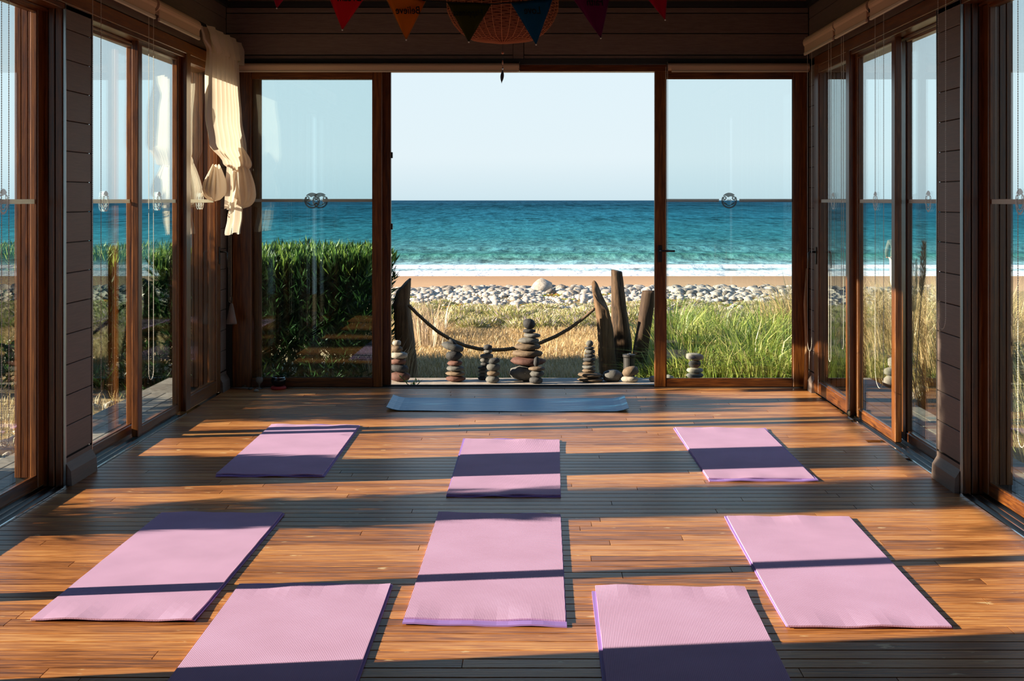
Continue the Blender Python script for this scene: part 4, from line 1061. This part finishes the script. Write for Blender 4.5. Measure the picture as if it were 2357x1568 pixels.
# scrub mounds
def mound(name, n, mat_, ln, w):
    a = NR.uniform(0, 2*math.pi, n); b_ = np.arccos(NR.uniform(0, 1, n)); rr_ = NR.uniform(.5, 1, n)**.5
    c = np.stack([np.sin(b_)*np.cos(a), np.sin(b_)*np.sin(a), np.cos(b_)*.75], 1)*rr_[:, None]*.3
    d = c/np.linalg.norm(c, axis=1, keepdims=True)+NR.normal(0, .4, (n, 3))+np.array([0, 0, .5]); d /= np.linalg.norm(d, axis=1, keepdims=True)
    V, q, r = leaves(c, d, NR.uniform(*ln, n), np.full(n, w), np.clip(NR.random(n), 0, 1))
    return raw_mesh(name, V, [q], mat_, r)
mo1 = [mound('scrub_bush', 900, M['scrub'], (.05, .13), .0065) for _ in range(4)]
mo2 = [mound('scrub_bush', 500, M['weed'], (.05, .10), .016) for _ in range(3)]
def spread(name, srcs, places, mat_, label, cat):
    Vs, qs, rs = [], [], []; off = 0
    for i, (x, yy, sx_, sz_) in enumerate(places):
        me = srcs[i % len(srcs)]; v = np.zeros(len(me.vertices)*3, np.float32); me.vertices.foreach_get('co', v); v = v.reshape(-1, 3)
        a = R.uniform(0, 6.28); c, s2 = math.cos(a), math.sin(a); v = v*np.array([sx_*1.3, sx_, sz_])
        v = np.stack([v[:, 0]*c-v[:, 1]*s2, v[:, 0]*s2+v[:, 1]*c, v[:, 2]], 1)+np.array([x, yy, gz(x, yy)-.02])
        Vs.append(v); qs.append(np.arange(len(v)).reshape(-1, 4)+off); off += len(v)
        r = np.zeros(len(v), np.float32); me.attributes['rnd'].data.foreach_get('value', r); rs.append(r)
    o = link(name, raw_mesh(name, np.concatenate(Vs), [np.concatenate(qs)], mat_, np.concatenate(rs))); tag(o, label, cat, kind='stuff')
pl = []
for i in range(190):
    yy = R.uniform(20.0, 25.0); x = R.uniform(-.10, .30)*yy; sc = R.uniform(.5, 1.0)
    pl.append((x, yy, sc, sc*(1.0 if yy < 22.5 else .6)))
spread('flowering_scrub', mo1, pl, M['scrub'], 'pale flowering scrub between the dry lawn and the stones', 'scrub')
pl = []
for i in range(110):
    yy = R.uniform(20.2, 29.0); x = R.uniform(-.10, .30)*yy; sc = R.uniform(.35, .8)
    pl.append((x, yy, sc, sc*.45))
spread('low_weeds', mo2, pl, M['weed'], 'low green and reddish weeds creeping among the beach stones', 'weeds')
# young sprig at the threshold
sg = empty('green_sprig', (fl(935, 884, -.05).x, 11.85, -.06), 'fresh green leafy sprig at the threshold, left end of the opening', 'plant')
b = MB(); c_ = []; d_ = []
bx, by = at(950, 880, 11.85).x, 11.85
for (dx, dz, nl) in ((-.10, .08, 9), (.04, .05, 6), (.075, .045, 6), (0, .03, 4)):
    b.tube([(bx, by, -.07), (bx+dx*.6, by, -.03+dz*.5), (bx+dx, by, dz-.03)], .0015, 5)
    for i in range(nl):
        t = .25+.75*i/nl; c_.append((bx+dx*t, by, -.06+(dz+.03)*t)); q = R.choice([-1, 1]); d_.append((q*.5+dx*4, R.uniform(-.5, .5), .9))
b.build('stem', M['rope'], sg)
c_ = np.array(c_)-np.array(wloc(sg)); d_ = np.array(d_); d_ /= np.linalg.norm(d_, axis=1, keepdims=True)
V, q, r = leaves(c_, d_, np.full(len(c_), .042), np.full(len(c_), .006), np.full(len(c_), .9)); link('leaves', raw_mesh('leaves', V, [q], M['leaf'], r), (0, 0, 0), sg)

# ------------------------------------------------------------------ ridge of beach stones
def rock_mesh(seed, sub):
    bm = bmesh.new(); bmesh.ops.create_icosphere(bm, subdivisions=sub, radius=.5)
    for v in bm.verts:
        c = v.co*2; n = noise.noise(c*1.1+Vector((seed*3.7, seed, 1)))*.45+noise.noise(c*2.6+Vector((seed, 7, 1)))*.30
        v.co = v.co*(1+n)
    me = bpy.data.meshes.new('beach_stone'); bm.to_mesh(me); bm.free(); me.polygons.foreach_set('use_smooth', [True]*len(me.polygons)); me.materials.append(M['stone_beach']); return me
rm = [rock_mesh(i+1, 2) for i in range(9)]
bo = at(1246, 655, 29.0)
o = link('beach_boulder', rm[2], (bo.x, 29.0, gz(bo.x, 29)+.14)); o.scale = (.42, .36, .36); tag(o, 'biggest pale boulder, highest on the stone ridge', 'rock')
cand = []
for i in range(6500):
    yy = 22.8+8.6*R.random()**.75; x = R.uniform(-.115, .31)*yy
    if i < 500: yy = R.uniform(28.5, 31.2); x = R.uniform(-.115, .31)*yy
    s_ = .045+.155*R.random()**2.3
    if yy < 26.5 and R.random() < .5: continue
    cand.append((s_*(1.25 if yy > 28 else 1), x, yy))
cand.sort(reverse=True)
for i, (s_, x, yy) in enumerate(cand[:299]):
    o = link('beach_stone', rm[i % 9], (x, yy, gz(x, yy)+s_*.18)); o.scale = (s_*R.uniform(1, 1.5), s_*R.uniform(.8, 1.2), s_*R.uniform(.55, .85)); o.rotation_euler = (R.uniform(-.3, .3), R.uniform(-.3, .3), R.uniform(0, 6))
    tag(o, 'pale sunlit stone in the ridge between the scrub and the sand', 'stone', 'stones of the beach ridge')
base_v = {}
ms = [rock_mesh(i+21, 1) for i in range(5)]
arr = []
for me_ in ms:
    v = np.zeros(len(me_.vertices)*3, np.float32); me_.vertices.foreach_get('co', v); f = np.array([p.vertices[:] for p in me_.polygons]); arr.append((v.reshape(-1, 3), f))
VV = []; FF = []; off = 0
rest = [(s_, x, yy, .1) for s_, x, yy in cand[299:]]
for i in range(900):       # gravel strip and stones on the scrub, plus beside the decks
    q = i % 4
    if q == 0: yy = R.uniform(19.6, 21.2); x = R.uniform(-.1, .3)*yy; s_ = R.uniform(.02, .05)
    elif q == 1: yy = R.uniform(24, 26.5); x = R.uniform(-.1, .3)*yy; s_ = R.uniform(.06, .16)
    elif q == 2: x = R.uniform(-4.3, -3.42); yy = R.uniform(5, 12.9); s_ = R.uniform(.06, .2)
    else: x = R.uniform(3.1, 3.7); yy = R.uniform(6, 12.6); s_ = R.uniform(.06, .2)
    rest.append((s_, x, yy, .1))
for i, (s_, x, yy, _) in enumerate(rest):
    v, f = arr[i % 5]; a = R.uniform(0, 6.28); c, s2 = math.cos(a), math.sin(a)
    w = v*np.array([s_*R.uniform(1, 1.5), s_, s_*R.uniform(.5, .8)]); w = np.stack([w[:, 0]*c-w[:, 1]*s2, w[:, 0]*s2+w[:, 1]*c, w[:, 2]], 1)+np.array([x, yy, gz(x, yy)+s_*.15])
    VV.append(w); FF.append(f+off); off += len(v)
o = link('beach_pebbles', raw_mesh('beach_pebbles', np.concatenate(VV), [np.concatenate(FF)], M['stone_beach'], smooth=True)); tag(o, 'smaller pale stones and pebbles filling the beach ridge', 'stones', kind='stuff')
# white rocks by the right deck
for u, v, yy, w, h, lb in ((2136, 905, 12.9, .34, .24, 'pale rough rock beside the right deck, largest near the pier'), (2105, 930, 12.7, .2, .14, 'smaller pale rock left of the large one by the right deck'), (2150, 945, 12.2, .24, .16, 'grey rock low beside the right deck boards')):
    x = (u-CX)*yy/F; tag(rock('rock', (x, yy, gz(x, yy)+h*.4), (w, w*.8, h), M[Pl if 'pale' in lb else G], u, rough=.2, pw=.9), lb, 'rock')
zz_ = gz(3.24, 12.6)
for i, (w, h) in enumerate(((.26, .16), (.20, .10), (.15, .11), (.17, .08), (.11, .09))):
    o = rock('cairn_stone', (3.22+.01*i, 12.6, zz_+h/2), (w, w*.8, h*1.06), M['stone_beach'], i+31, rough=.06); zz_ += h
    tag(o, ('bottom', 'second', 'third', 'fourth', 'top')[i]+' white stone of the pile at the right deck corner', 'stone', 'white stones at the right deck corner')

# ------------------------------------------------------------------ person on the path beyond the right windows
def skin_obj(name, verts, edges, radii, mat_, parent, sub=2):
    me = bpy.data.meshes.new(name); me.from_pydata(verts, edges, []); me.materials.append(mat_)
    o = bpy.data.objects.new(name, me); COL.objects.link(o)
    if parent: o.parent = parent
    sk = o.modifiers.new('skin', 'SKIN'); sk.use_smooth_shade = True
    for i, r_ in enumerate(radii): me.skin_vertices[0].data[i].radius = (r_, r_) if not isinstance(r_, tuple) else r_
    me.skin_vertices[0].data[0].use_root = True
    s_ = o.modifiers.new('sub', 'SUBSURF'); s_.levels = sub; s_.render_levels = sub
    return o
YPn = 40.0
px_ = at(2062, 600, YPn).x; pz = gz(px_, YPn)
person = empty('person', (px_, YPn, pz), 'person in a grey green hooded jacket and pale trousers standing beyond the grass', 'person')
M['skin'] = mat('skin', (.5, .29, .2), .5); M['jacket'] = mat('jacket_cloth', (.10, .125, .11), .8); M['trousers'] = mat('trouser_cloth', (.6, .55, .5), .8); M['hair'] = mat('hair', (.06, .035, .02), .6)
body_v = [(0,0,.92),(0,0,1.15),(0,0,1.36),(0,.01,1.47),(0,.02,1.56),(0,.02,1.66), (-.18,0,1.38),(-.25,.03,1.12),(-.22,.16,.92), (.18,0,1.38),(.25,.03,1.12),(.22,.16,.92), (-.09,0,.88),(-.10,.01,.48),(-.10,-.02,.08),(-.10,.13,.03), (.09,0,.88),(.10,.01,.48),(.10,-.02,.08),(.10,.13,.03)]
body_e = [(0,1),(1,2),(2,3),(3,4),(4,5),(2,6),(6,7),(7,8),(2,9),(9,10),(10,11),(0,12),(12,13),(13,14),(14,15),(0,16),(16,17),(17,18),(18,19)]
body_r = [.13,.12,.14,.055,.085,.07,.06,.042,.03,.06,.042,.03,.085,.058,.038,.03,.085,.058,.038,.03]
skin_obj('body', body_v, body_e, body_r, M['skin'], person)
skin_obj('jacket', [(0,0,.86),(0,0,1.12),(0,0,1.38),(0,-.01,1.48),(-.19,0,1.39),(-.26,.03,1.12),(-.22,.16,.95),(.19,0,1.39),(.26,.03,1.12),(.22,.16,.95)], [(0,1),(1,2),(2,3),(2,4),(4,5),(5,6),(2,7),(7,8),(8,9)], [.19,.17,.175,.09,.085,.065,.05,.085,.065,.05], M['jacket'], person)
skin_obj('trousers', [(0,0,.93),(-.09,0,.86),(-.10,.01,.48),(-.10,-.01,.10),(.09,0,.86),(.10,.01,.48),(.10,-.01,.10)], [(0,1),(1,2),(2,3),(0,4),(4,5),(5,6)], [.15,.105,.08,.065,.105,.08,.065], M['trousers'], person)
skin_obj('hood', [(0,-.03,1.47),(0,-.03,1.62),(0,-.01,1.70)], [(0,1),(1,2)], [.10,.115,.09], M['jacket'], person)
